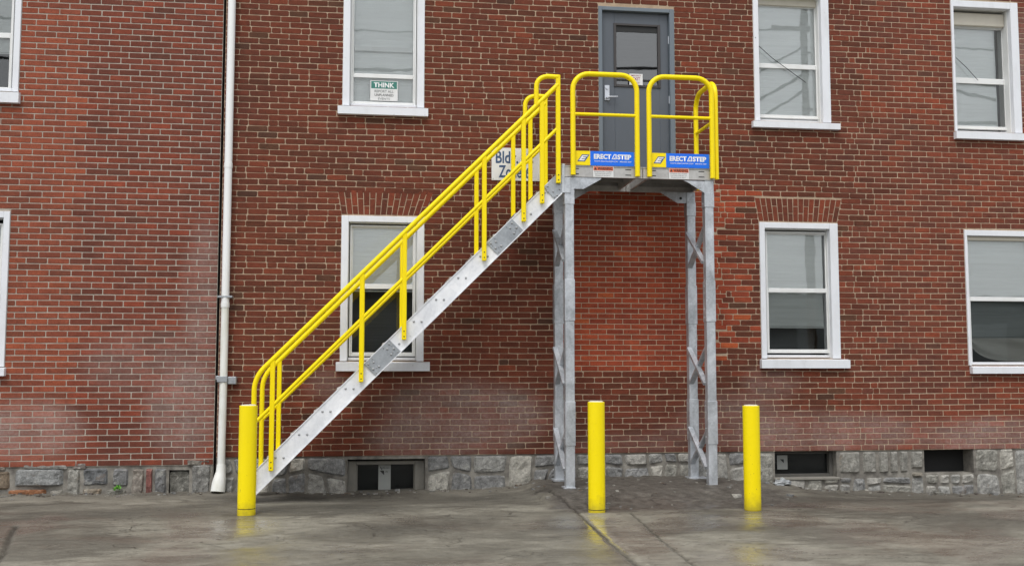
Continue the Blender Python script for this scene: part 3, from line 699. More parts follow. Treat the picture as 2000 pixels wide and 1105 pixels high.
def band(xa, xb, ztop, parent, zb=None):
    x = xa; J = lambda a: rs.uniform(-a, a)
    bot = lambda x_: (lerp_tab(ZW, x_) - .07) if zb is None else zb
    lt = (xa, ztop); lb = (xa, bot(xa)); lm = None
    while x < xb - .04:
        w_ = rs.choice((rs.uniform(.16, .28), rs.uniform(.26, .46)))
        if xb - (x + w_) < .14: w_ = xb - x
        last = x + w_ > xb - .01; jr = 0 if last else 1
        zb_ = bot(x + w_); h = ztop - zb_
        rt = (x + w_ + J(.03) * jr, ztop); rbm = (x + w_ + J(.03) * jr, zb_)
        lzm = lm[1] if lm else (lt[1] + lb[1]) / 2 + J(.03)
        lmx = lm if lm else ((lt[0] + lb[0]) / 2, lzm)
        rm = (x + w_ + J(.03) * jr, zb_ + .07 + (h - .07) * rs.uniform(.34, .62))
        if h > .22 and (w_ < .40 or rs.random() < .6) and rs.random() < .85:
            if w_ > .30 and rs.random() < .5:
                tm = ((lt[0] + rt[0]) / 2 + J(.05), ztop); mm = ((lmx[0] + rm[0]) / 2 + J(.05), (lmx[1] + rm[1]) / 2 + J(.02))
                stone(0, 0, 0, 0, rs.choice(GREYS), parent, quad=[lmx, mm, tm, lt]); stone(0, 0, 0, 0, rs.choice(GREYS), parent, quad=[mm, rm, rt, tm])
            else: stone(0, 0, 0, 0, rs.choice(GREYS), parent, quad=[lmx, rm, rt, lt])
            if w_ > .30 and rs.random() < .6:
                bm = ((lb[0] + rbm[0]) / 2 + J(.05), (lb[1] + rbm[1]) / 2); mm = ((lmx[0] + rm[0]) / 2 + J(.05), (lmx[1] + rm[1]) / 2)
                stone(0, 0, 0, 0, rs.choice(GREYS), parent, quad=[lb, bm, mm, lmx]); stone(0, 0, 0, 0, rs.choice(GREYS), parent, quad=[bm, rbm, rm, mm])
            else: stone(0, 0, 0, 0, rs.choice(GREYS), parent, quad=[lb, rbm, rm, lmx])
            lm = rm
        else:
            stone(0, 0, 0, 0, rs.choice(GREYS), parent, quad=[lb, rbm, rt, lt]); lm = None
        lt, lb = rt, rbm; x += w_
fm = MB()
for xa, xb in ((MAIN['x0'], BASE[0][0]), (BASE[0][1], BASE[1][0]), (BASE[1][1], BASE[2][0]), (BASE[2][1], MAIN['x1'])): fm.box(xa, xb, .016, .3, -.5, .385)
fm.box(BASE[0][0], BASE[0][1], .012, .3, .345, .384); fm.box(BASE[0][0], BASE[0][1], .012, .3, -.5, -.12)
fm.box(BASE[1][0], BASE[1][1], .012, .3, -.5, .05); fm.box(BASE[2][0], BASE[2][1], .012, .3, -.5, .08)
fm.build('foundation', m_rubble, main)
fl = MB().box(LEFT['x0'], -2.31, .012, .3, -.5, .299).box(-2.08, LEFT['x1'], .012, .3, -.5, .299).box(-2.31, -2.08, .012, .3, .245, .299).box(-2.31, -2.08, .16, .3, -.5, .245); fl.build('foundation', m_rubble, left)
band(MAIN['x0'] + .03, BASE[0][0] - .005, .384, main); band(BASE[0][1] + .02, BASE[1][0] - .01, .386, main)
# right of the second basement opening: rendered blocks above rubble
for (a, b) in ((5.985, 6.30), (6.31, 6.52), (6.53, 6.68), (6.69, 6.81), (6.82, 6.95), (6.97, 7.16)):
    stone(a, b, .08 if a < 6.9 else .13, .385, (.29, .28, .25), main, 1.0, .012, .5)
band(5.14, 7.16, .045, main); band(7.17, 7.86, .075, main); band(7.88, 9.6, .40, main)
stone(6.985, 7.145, .045, .10, (.30, .27, .22), main, 1.0, .05, .3)
# left building: crumbling stone and patched render
stone(-4.7, -4.05, .02, .27, (.22, .17, .12), left); stone(-4.04, -3.48, .06, .29, (.27, .275, .27), left, .3, .035); 
stone(-3.47, -3.30, -.08, .29, (.30, .29, .26), left)
stone(-4.12, -3.66, -.07, .055, (.30, .13, .06), left, 0, .03); stone(-4.6, -4.13, -.08, .02, (.2, .19, .17), left)
stone(-3.65, -3.48, -.08, .05, (.33, .31, .27), left)
stone(-3.29, -2.98, .06, .29, (.155, .16, .165), left); stone(-2.97, -2.76, .05, .29, (.20, .2, .2), left)
stone(-3.29, -3.05, -.08, .055, (.26, .22, .17), left); stone(-3.04, -2.76, -.08, .045, (.24, .23, .2), left)
stone(-2.75, -2.58, -.07, .285, (.24, .21, .18), left); stone(-2.575, -2.49, -.06, .285, (.25, .10, .085), left, .5, .02)
stone(-2.485, -2.32, -.07, .285, (.19, .19, .19), left); stone(-2.07, -1.82, -.07, .33, (.25, .245, .23), left, .2)
stone(-2.305, -2.085, -.08, .235, (.17, .165, .145), left, 0, -.055)

stone(-2.14, -1.83, .275, .375, (.20, .18, .155), left, 0, .008)
stone(-3.98, -3.42, .270, .335, (.24, .23, .21), left, 0, .008)
stone(-3.40, -3.22, .250, .36, (.22, .19, .17), left, 0, .006)
stone(-4.45, -4.10, .26, .325, (.21, .18, .15), left, 0, .006)
# ---------------------------------------------------------------- windows
def frame_ring(x0, x1, z0, z1, wl, wr, wb, wt, y0, y1, bev=.004):
    m = MB(); m.box(x0, x0 + wl, y0, y1, z0, z1, bev); m.box(x1 - wr, x1, y0, y1, z0, z1, bev)
    e = .0008
    if wt: m.box(x0 + wl + e, x1 - wr - e, y0 + .001, y1 - .001, z1 - wt, z1 - .0005, bev)
    if wb: m.box(x0 + wl + e, x1 - wr - e, y0 + .001, y1 - .001, z0 + .0005, z0 + wb, bev)
    return m
def window(d, par, key):
    x0, x1, z0, z1 = d['c']; g0, g1 = d['g']; gz0, gz1 = d['gz']; rec = d['rec']; ma, mb_ = d['mr']
    cw = .085 if key in ('UL', 'LL') else .07
    if key in ('FU', 'FL'): cw = .035
    cwr = cw if key not in ('FU', 'UR', 'LR') else .11
    win = frame_ring(x0, x1, z0, z1, cw, cwr, 0, .075 if key != 'FU' else .09, -.022, .06).build('window', m_white, par)
    y = rec
    # jamb liner between casing and sash
    jl = MB(); jl.box(x0 + cw - .01, x0 + cw + .008, .058, y + .12, z0, z1 - .06); jl.box(x1 - cwr - .008, x1 - cwr + .01, .058, y + .12, z0, z1 - .06); jl.box(x0 + cw, x1 - cwr, .058, y + .12, z1 - .085, z1 - .07)
    jl.build('jamb', m_vinyl, win)
    s = d['s']; sm = MB(); h = s[3] - s[2]
    sm.prism_x([(-.075, s[2]), (-.075, s[3] - .018), (y + .05, s[3] + .012), (y + .05, s[2])], s[0], s[1]) if True else None
    sm.box(x0 + cw + .01, x1 - cwr - .01, y - .03, y + .045, s[3] + .012, z0 + .045, .003)
    sm.build('sill', m_white, win)
    # outer storm track, thin, then the two sashes
    fw_ = .028
    MB_ = frame_ring(g0 - .035, g1 + .035, gz0 - .045, gz1 + .035, .02, .02, .018, .02, y - .018, y + .02, .003); MB_.build('storm_track', m_vinyl, win)
    low = frame_ring(g0 - .014, g1 + .014, gz0 - .026, mb_, .015, .015, .028, mb_ - ma, y - .006, y + .024, .003); low.build('sash', m_vinyl, win)
    upm = frame_ring(g0 - .014, g1 + .014, mb_ + .001, gz1 + .015, .015, .015, .006, .016, y + .010, y + .036, .003); upm.build('sash', m_vinyl, win)
    MB().box(g0, g1, y + .008, y + .0125, gz0, ma).build('pane', m_glass, win)
    MB().box(g0, g1, y + .022, y + .0265, mb_ + .006, gz1).build('pane', m_glass, win)
    return win, y
def blind(win, x0, x1, z0, z1, y, mat, sag=.0, name='blind'):
    m = MB(); nx, nz = 14, 10; vs = []
    for j in range(nz + 1):
        for i in range(nx + 1):
            u, v = i / nx, j / nz
            vs.append((x0 + (x1 - x0) * u, y + .006 * math.sin(u * 5 + v * 3) + .004 * math.sin(v * 17), z0 + (z1 - z0) * v + sag * math.sin(u * math.pi) * (1 - v)))
    m.add(vs, [(j * (nx + 1) + i, j * (nx + 1) + i + 1, (j + 1) * (nx + 1) + i + 1, (j + 1) * (nx + 1) + i) for j in range(nz) for i in range(nx)])
    m.box(x0, x1, y - .012, y + .012, z0 - .022, z0 - .004, .004)
    return m.build(name, mat, win, smooth=True)
wins = {}
for k, d in WIN.items(): wins[k] = window(d, main, k)
for k, d in WINL.items(): wins[k] = window(d, left, k)
W_, y = wins['UL']; d = WIN['UL']
blind(W_, -.25, .54, 4.74, 6.3, y + .066, m_blind, 0); MB().box(-.22, .51, y + .03, y + .055, 5.40, 5.46, .004).build('sash_rail', m_vinyl, W_)
W_, y = wins['LL']; blind(W_, -.23, .55, 2.40, 3.18, y + .05, m_blind, .012)
blind(W_, -.23, .55, 1.55, 2.39, y + .40, m_gloom, 0, 'drape_or_gloom_sheet')  # added sheet, room gloom put into its colour
W_, y = wins['UR']; blind(W_, 5.04, 5.90, 4.70, 6.25, y + .05, m_blind, 0); MB().box(5.045, 5.90, y - .02, y + .05, 6.25, 6.345, .006).build('blind_box', m_cream, W_)
W_, y = wins['LR']; blind(W_, 5.10, 5.90, 2.44, 3.20, y + .05, m_blind, .004); blind(W_, 5.10, 5.90, 1.98, 2.43, y + .055, m_blind_grey, .004); blind(W_, 5.10, 5.90, 1.60, 2.0, y + .35, m_gloom, 0, 'drape_or_gloom_sheet')  # last sheet is added, its dark colour imitates the dim room
W_, y = wins['FU']; blind(W_, 7.83, 8.52, 4.70, 6.10, y + .055, m_blind, 0); MB().box(7.80, 8.60, y - .06, y + .05, 6.10, 6.28, .01).build('blind_box', m_cream, W_)
W_, y = wins['FL']; blind(W_, 7.88, 8.9, 2.36, 3.15, y + .05, m_blind, 0); MB().box(7.88, 8.80, y - .03, y + .02, 3.14, 3.19, .006).build('blind_box', m_cream, W_)
blind(W_, 7.88, 8.9, 1.86, 2.35, y + .10, m_blind_dark, 0)
# sagging drape in the lower pane
dm = MB(); nx, nz = 24, 10; vs = []
for j in range(nz + 1):
    for i in range(nx + 1):
        u, v = i / nx, j / nz; top = 1.84; bot = 1.52 + .26 * math.exp(-u * 5.0)
        vs.append((7.90 + .9 * u, y + .05 + .02 * math.sin(v * 9 + u * 4) - .012 * v, bot + (top - bot) * v))
dm.add(vs, [(j * (nx + 1) + i, j * (nx + 1) + i + 1, (j + 1) * (nx + 1) + i + 1, (j + 1) * (nx + 1) + i) for j in range(nz) for i in range(nx)])
dm.build('drape_or_gloom_sheet', m_drape, W_, smooth=True)
W_, y = wins['L0']; blind(W_, -5.05, -4.26, 5.20, 6.3, y + .06, m_blind_grey, 0)
W_, y = wins['L1']; blind(W_, -5.1, -4.29, 2.3, 3.1, y + .06, m_blind_grey, 0)
# dangling black cords across two panes
W_, y = wins['UR']; MB().tube([(4.975, -.03, 5.755), (5.05, y - .03, 5.70), (5.25, y - .03, 5.53), (5.50, y - .03, 5.36), (5.72, y - .012, 5.22)], .0045, 6).build('cord', m_cable, W_)
W_, y = wins['FU']; MB().tube([(7.90, y - .01, 5.66), (8.04, y - .03, 5.52), (8.20, y - .03, 5.35)], .004, 6).build('cord', m_cable, W_)

# basement windows
def base_window(b, frame_mat, sticker):
    x0, x1, z0, z1, rec = b
    win = frame_ring(x0 + .002, x1 - .002, z0, z1 - .03, .10, .115, 0, .045, rec - .10, rec, .004).build('basement_window', frame_mat, main)
    tm = MB(); tm.box(x0 + .10, x0 + .118, rec - .05, rec + .02, z0, z1 - .08); tm.box(x1 - .133, x1 - .117, rec - .05, rec + .02, z0, z1 - .08); tm.build('inner_frame', m_greyframe, win)
    MB().box(x0 + .10, x1 - .115, rec - .012, rec - .006, z0, z1 - .075).build('pane', m_cellar, win)
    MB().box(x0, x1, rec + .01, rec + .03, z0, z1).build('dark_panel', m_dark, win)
    rv = MB(); rv.box(x0 - .004, x0, -.0, rec, z0, z1); rv.box(x1, x1 + .004, -.0, rec, z0, z1); rv.build('reveal', m_rubble, win)
    return win
base_window(BASE[0], m_greyframe, True)
b = BASE[1]; bw = frame_ring(b[0] + .002, b[1] - .002, b[2], b[3] - .02, .02, .05, .035, .03, b[4] - .08, b[4], .004).build('basement_window', m_greyframe_dark, main)
MB().box(b[0] + .02, b[1] - .05, b[4] - .01, b[4] - .005, b[2] + .05, b[3] - .05).build('pane', m_cellar, bw)
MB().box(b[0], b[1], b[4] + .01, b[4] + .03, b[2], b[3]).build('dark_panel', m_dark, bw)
MB().box(b[0] - .02, b[1] + .02, -.03, b[4] - .09, b[2] - .028, b[2] + .004, .006).build('sill', m_greyframe, bw)
b = BASE[2]
MB().box(b[0], b[1], b[4] - .02, b[4], b[2], b[3]).build('recess_shade_sheet', m_dark, main)  # near-black sheet, shade of the deep recess put into its colour

# ---------------------------------------------------------------- door
x0, x1, z0, z1 = DOOR
df = frame_ring(x0, x1, z0, z1, .05, .062, 0, .05, -.012, .11, .004).build('door_frame', m_doorframe, main)
lx0, lx1 = 2.934, 3.819; wy = .055
leaf = MB(); wx0, wx1, wz0, wz1 = 3.105, 3.70, 5.06, 5.88
leaf.box(lx0, wx0, wy, wy + .045, z0, z1 - .054, .003); leaf.box(wx1, lx1, wy, wy + .045, z0, z1 - .054, .003)
leaf.box(wx0 + .0005, wx1 - .0005, wy + .0006, wy + .044, z0, wz0, 0); leaf.box(wx0 + .0005, wx1 - .0005, wy + .0006, wy + .044, wz1, z1 - .054, 0)
door = leaf.build('door', m_door, main)
frame_ring(wx0 - .012, wx1 + .012, wz0 - .012, wz1 + .008, .034, .034, .034, .03, wy - .014, wy + .03, .003).build('glazing_frame', m_doorglassframe, door)
MB().box(wx0 + .02, wx1 - .02, wy + .006, wy + .03, wz1 - .10, wz1 - .022).build('shade_roll', m_black, door)
MB().box(wx0 + .02, wx1 - .02, wy + .012, wy + .017, wz0 + .02, wz1 - .10).build('pane', m_doorglass, door)
MB().box(wx0 + .02, wx1 - .02, wy + .22, wy + .24, wz0 - .2, wz1).build('inner_curtain', m_blind_dark, door)
MB().box(wx0 + .02, wx1 - .02, wy - .004, wy + .011, wz0 + .075, wz0 + .095).build('dark_pane_line', m_black, door)  # thin black strip across the lower part of the pane
hd = MB(); hd.box(2.965, 3.035, wy - .014, wy, 4.865, 5.065, .005); hd.build('lock_plate', m_satin, door)
hm = MB(); hm.tube([(3.0, wy - .012, 5.025), (3.0, wy - .032, 5.025)], .019, 14); hm.tube([(3.0, wy - .012, 4.90), (3.0, wy - .055, 4.90)], .017, 12)
hm.tube([(3.0, wy - .05, 4.90), (3.03, wy - .056, 4.902), (3.13, wy - .056, 4.905)], [.013, .011, .010], 10); hm.build('handle', m_satin, door, smooth=True)
for hz in (4.90, 5.69, 4.1): MB().tube([(3.825, wy - .008, hz - .05), (3.825, wy - .008, hz + .05)], .009, 8).build('hinge', m_satin, door, smooth=True)
MB().box(2.87, 3.895, -.05, .1, 3.70, 3.738, .004).build('threshold', m_beam, main)

# ================================================================= DRAINPIPE
dp = empty('drainpipe', (-1.70, -.07, .02), 'white vertical drainpipe with a flared stained boot at its foot', 'pipe')
px = -1.70
MB().tube([(px, -.075, 7.6), (px, -.075, 2.21)], .046, 18).build('pipe', m_pvc, dp, smooth=True)
MB().tube([(px, -.075, 2.22), (px, -.075, 2.16)], .0505, 18).tube([(px, -.075, 3.9), (px, -.075, 3.84)], .050, 18).build('coupling', m_pvc, dp, smooth=True)
MB().tube([(px, -.075, 2.18), (px, -.077, 1.30), (px - .005, -.078, .28)], .0445, 18).build('lower_pipe', m_pvc_old, dp, smooth=True)
bt = MB(); bt.tube([(px - .004, -.08, .31), (px - .006, -.082, .23), (px - .012, -.09, .18), (px - .022, -.11, .10), (px - .03, -.13, .0)], [.050, .055, .066, .078, .082], 18); bt.build('boot', m_pvc_old, dp, smooth=True)
MB().box(px - .085, px + .085, -.122, -.108, 2.275, 2.297, .003).box(px - .085, px - .06, -.12, .0, 2.275, 2.297).box(px + .06, px + .085, -.12, .0, 2.275, 2.297).build('strap', m_galv_dark, dp)
br = MB(); br.box(px - .07, px + .05, -.13, -.118, 1.275, 1.345, .004); br.box(px + .048, px + .15, -.10, -.0, 1.25, 1.34, .008); br.box(px - .09, px - .05, -.09, -.0, 1.30, 1.35, .006)
br.build('bracket', m_galv_dark, dp)

# ================================================================= STAIR AND PLATFORM
st = empty('access_platform', (2.2, -.65, .09), 'yellow railed metal staircase rising to a galvanised platform at the grey door', 'staircase')
YF, YR = -1.06, -.24      # outer faces of front and rear frames
def offs(pts, dy): return [(x, y + dy, z) for x, y, z in pts]
SB, ST_ = 1.255, 1.54     # stringer bottom / top edge: z = x + const
def stringer(y0, y1, nm):
    m = MB(); xa, xb = -1.29, 2.125
    m.prism([(xa, max(xa + SB, -.02)), (xa, xa + ST_), (xb, xb + ST_), (xb + .10, xb + .10 + SB + .09), (xb + .10, xb + .1 + SB), ], y0, y1)
    m.prism([(xa, xa + ST_ - .012), (xa, xa + ST_ + .004), (xb, xb + ST_ + .004), (xb, xb + ST_ - .012)], y0 - .008, y0 - .0004)
    m.prism([(xa, max(xa + SB - .004, -.03)), (xa, xa + SB + .014), (xb + .08, xb + .08 + SB + .014), (xb + .08, xb + .08 + SB - .004)], y0 - .014, y0 - .0004)
    return m.build(nm, m_alu, st)
s_front = stringer(YF, YF + .045, 'stringer'); s_rear = stringer(YR - .045, YR, 'stringer')
tr_z0 = .47 - .02
for k in range(13):
    tx = -.955 + k * .2495; tz = tx + 1.43
    if tz > 3.65: break
    t = MB(); t.box(tx - .14, tx + .13, YF + .046, YR - .046, tz - .045, tz, .004)
    for q in range(5): t.box(tx - .12 + q * .055, tx - .10 + q * .055, YF + .05, YR - .05, tz + .0005, tz + .005)
    t.build('tread', m_beam, st)
    bm_ = MB()
    for dx in (-.042, .045): bm_.dome((tx + dx + .0, YF - .0002, tz - .012), .014, .010, 'y', 8)
    bm_.build('bolt_pair', m_bolt, st, smooth=True)
def splice(xc, half):
    cs, sn = math.cos(R(45)), math.sin(R(45)); zc = xc + (SB + ST_) / 2; hw = .096
    P = lambda a, b: (xc + a * cs - b * sn, zc + a * sn + b * cs)
    m = MB().prism([P(-half, -hw), P(half, -hw), P(half, hw), P(-half, hw)], YF - .010, YF - .0005); o = m.build('splice_plate', m_galv_dark, st)
    for a in ((-1, 1) if half > .12 else (1,)):
        bb = MB()
        for da, db, r_ in ((.035, .06, .013), (.035, -.015, .015), (.09, .035, .014), (.03, .03, .007), (.07, -.03, .007), (.03, -.07, .008), (.10, -.04, .015), (.11, .075, .007)):
            if half - da < 0: continue
            x_, z_ = P(a * (half - da), db); bb.dome((x_, YF - .0102, z_), r_, .010, 'y', 8)
        bb.build('bolt', m_bolt, o, smooth=True)
splice(0.155, .195); splice(1.535, .205)
# gusset plate at the head of the stair
cs = math.cos(R(45))
gp = MB().prism([(1.99, 3.52), (2.12, 3.665), (2.205, 3.665), (2.205, 3.47), (2.115, 3.375)], YF - .012, YF - .0005).build('head_plate', m_galv_dark, st)
bb = MB()
for x_, z_ in ((2.03, 3.53), (2.03, 3.47), (2.095, 3.47), (2.17, 3.56), (2.17, 3.50), (2.11, 3.41), (2.14, 3.43)): bb.dome((x_, YF - .0122, z_), .012, .010, 'y', 8)
bb.build('bolt', m_bolt, gp, smooth=True)
# handrails: outer and inner side of the stair
def arc(cx, cz, r, a0, a1, n, y): return [(cx + r * math.cos(R(a0 + (a1 - a0) * i / n)), y, cz + r * math.sin(R(a0 + (a1 - a0) * i / n))) for i in range(n + 1)]
def handrail(y, yy_post, front):
    RT, RM, rr = 2.575, 2.065, .028
    pts = [(2.15, y, 2.15 + RT)]
    xb = -.96; pts.append((xb, y, xb + RT))
    # bend from 45 degrees to vertical at x=-1.235
    r_ = .36; cx = -1.235 + r_; th0 = 135
    # tangent point of the arc with the sloping rail
    ax, az = cx + r_ * math.cos(R(135)), 0
    cz = (ax + RT) - r_ * math.sin(R(135))
    pts[-1] = (ax + .0, y, ax + RT)
    pts += arc(cx, cz, r_, 135, 180, 7, y)[1:]
    pts.append((-1.235, y, -1.235 + 1.37))
    m = MB(); m.tube(pts, rr, 14)
    # return loop at the head
    m.tube([(2.15, y, 4.815)] + [(2.02, y, 4.82)] + arc(2.02, 4.69, .125, 95, 180, 7, y) + [(1.895, y, 1.895 + RT)], .028, 14)
    h = m.build('handrail', m_yellow, st, smooth=True)
    MB().tube([(-1.235, y, -1.235 + RM), (2.15, y, 2.15 + RM)], .021, 12).build('mid_rail', m_yellow, h, smooth=True)
    for px_, top in ((-1.04, None), (-.08, None), (.39, None), (1.29, None), (1.745, None), (1.96, None), (2.15, 4.84)):
        t = top or px_ + RT - .01
        po = MB().box(px_ - .026, px_ + .026, yy_post - .022, yy_post + .022, px_ + 1.365 + (.05 if px_ > 2.1 else 0), t, .006).build('post', m_yellow, h)
        if front:
            hb_ = MB()
            for dz in (.035, .095): hb_.tube([(px_, yy_post - .0225, px_ + 1.365 + (.05 if px_ > 2.1 else 0) + dz), (px_, yy_post - .024, px_ + 1.365 + (.05 if px_ > 2.1 else 0) + dz)], .0075, 8)
            hb_.build('bolt_hole', m_black, h)
    return h
handrail(YF - .038, YF - .038, True); handrail(YR + .024, YR + .024, False)

# posts
def support(x0, x1, y0, y1, zb, front):
    m = MB(); c = MB(); b_ = .006
    m.box(x0, x1, y0, y1, zb, 3.50, b_)
    p = m.build('support_post', m_galv, st)
    for za, zb_ in ((1.98, 2.46), (.56, 1.06), (3.33, 3.50)):
        sl = MB().box(x0 - .006, x1 + .006, y0 - .006, y1 + .006, za, zb_, .003).build('sleeve', m_galv, p)
    bb = MB()
    for z_ in (2.03, 2.13, 2.32, 2.40, .64, .74, .92, 1.0, 3.38, .22, .30):
        for xx, ax in ((x0 - .006, '-x'), (x1 + .006, 'x')): bb.dome((xx, (y0 + y1) / 2 + .015, z_), .008, .011, ax, 6)
    bb.build('bolt', m_bolt, p, smooth=True)
    MB().box(x0 - .03, x1 + (.10 if not front else .0), y0 - .05, y1 + .05, zb - .012, zb + .012, .003).build('base_plate', m_galv, p)
    return p
LX = (2.235, 2.34); RX = (3.915, 4.02)
for X in (LX, RX):
    fz = .085 if X is LX else .07
    support(X[0], X[1], YF, YF + .105, fz, True); support(X[0] + .005, X[1] + .005, YR - .105, YR, .10, False)
    for zc in (2.90, 1.47, .50):
        xm = (X[0] + X[1]) / 2
        MB().bar((xm - .045, YR - .092, zc + .215), (xm - .045, YF + .095, zc - .215), .034, .058, (1, 0, 0)).build('cross_brace', m_galv, st)
        MB().bar((xm - .02, YR - .092, zc - .215), (xm - .02, YF + .095, zc + .215), .030, .058, (1, 0, 0)).build('cross_brace', m_galv, st)
# deck: two modules
BZ0, BZ1 = 3.652, 3.785
for (a, b) in ((2.215, 3.158), (3.166, 4.035)):
    ia, ib = (a, 3.09) if a < 3 else (3.21, b)
    fb = MB(); fb.box(a, b, YF - .006, YF + .02, BZ0, BZ1, .003); fb.box(a, b, YF - .014, YF - .0065, BZ1 - .010, BZ1, 0); fb.box(a, b, YF - .012, YF - .0065, BZ0, BZ0 + .008)
    f_ = fb.build('deck_beam', m_beam, st)
    MB().box(a, b, YR - .02, YR + .006, BZ0 - .02, BZ1 - .02, .003).build('deck_beam', m_beam, st)
    MB().box(ia, ia + .03, YF + .02, YR - .02, BZ0, BZ1 - .02, .003).build('deck_beam', m_beam, st); MB().box(ib - .03, ib, YF + .02, YR - .02, BZ0, BZ1 - .02, .003).build('deck_beam', m_beam, st)
    # perforated planks
    n = 3; wy_ = (YR - YF - .04) / n
    for i in range(n):
        ya = YF + .02 + i * wy_
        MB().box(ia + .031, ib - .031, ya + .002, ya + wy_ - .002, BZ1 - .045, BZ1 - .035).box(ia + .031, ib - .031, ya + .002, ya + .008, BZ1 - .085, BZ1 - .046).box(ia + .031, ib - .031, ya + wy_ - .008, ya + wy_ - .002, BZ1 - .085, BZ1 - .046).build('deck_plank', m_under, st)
    pf = MB()
    xx = ia + .06
    while xx < ib - .05:
        for i in range(9):
            yy = YF + .06 + i * .085; pf.dome((xx, yy, BZ1 - .0455), .010, -.004, 'z', 6)
        xx += .045
    pf.build('perforation', m_bolt, st)['kind'] = 'stuff'
    # slots in the beam face
    sl = MB()
    for sx in (a + .15, b - .17) if a < 3 else (a + .12, b - .16):
        for sz in (BZ0 + .035, BZ1 - .035): sl.box(sx - .035, sx + .035, YF - .0075, YF - .0064, sz - .005, sz + .005)
    sl.build('slot', m_black, f_)
MB().box(3.0, 3.4, YR + .008, -.05, 3.70, 3.735).box(2.25, 4.0, YR + .008, -.052, 3.736, 3.748).build('bridge_plate', m_beam, st)
# gussets under the beams
def gusset(poly, y, nm='gusset', hole=None):
    m = MB().prism(poly, y, y + .008); 
    o = m.build(nm, m_galv, st)
    if hole: MB().tube([(hole[0], y - .001, hole[1]), (hole[0], y - .002, hole[1])], .018, 10).build('hole', m_black, o)
    return o
gusset([(2.335, 3.648), (2.67, 3.648), (2.66, 3.63), (2.455, 3.512), (2.335, 3.512)], YF - .004)
gusset([(3.655, 3.640), (4.022, 3.640), (4.022, 3.495), (3.915, 3.495), (3.70, 3.625)], YF - .004)
gusset([(2.34, 3.63), (2.70, 3.63), (2.47, 3.50), (2.34, 3.50)], YR - .10)
gusset([(3.56, 3.63), (3.915, 3.63), (3.915, 3.49), (3.80, 3.49)], YR - .10, hole=(3.84, 3.55))
for X in (LX, RX):
    MB().box(X[0] - .004, X[1] + .004, YF - .003, YF + .11, 3.50, 3.650, .004).build('post_cap', m_galv, st)
    MB().box(X[0] - .004, X[1] + .004, YR - .11, YR + .003, 3.50, 3.630, .004).build('post_cap', m_galv, st)
MB().box(2.195, 2.232, YF - .018, YF + .05, 3.46, 3.80, .004).box(2.232, 2.30, YF - .018, YF - .010, 3.46, 3.645, .002).build('corner_bracket', m_galv, st)
# guardrails
def guard(pf, w_, name='guardrail'):
    """pf maps (u, z) to a point; u runs from 0 to w_"""
    r_ = .19; z1_, z0_ = 4.865, 3.668; n = 8
    path = [(0, z0_), (0, z1_ - r_)] + [(r_ - r_ * math.cos(R(90 * i / n)), z1_ - r_ + r_ * math.sin(R(90 * i / n))) for i in range(1, n + 1)]
    path += [(w_ - r_ + r_ * math.sin(R(90 * i / n)), z1_ - r_ + r_ * math.cos(R(90 * i / n))) for i in range(0, n + 1)] + [(w_, z0_)]
    g = MB().tube([pf(u, z) for u, z in path], .030, 14).build(name, m_yellow, st, smooth=True)
    MB().tube([pf(0, 4.385), pf(w_, 4.385)], .020, 12).build('mid_rail', m_yellow, g, smooth=True)
    return g
yg = YF - .042
guard(lambda u, z: (2.325 + u, yg, z), .765); guard(lambda u, z: (3.235 + u, yg, z), .765)
guard(lambda u, z: (4.068, YF + .02 + u, z), .75)
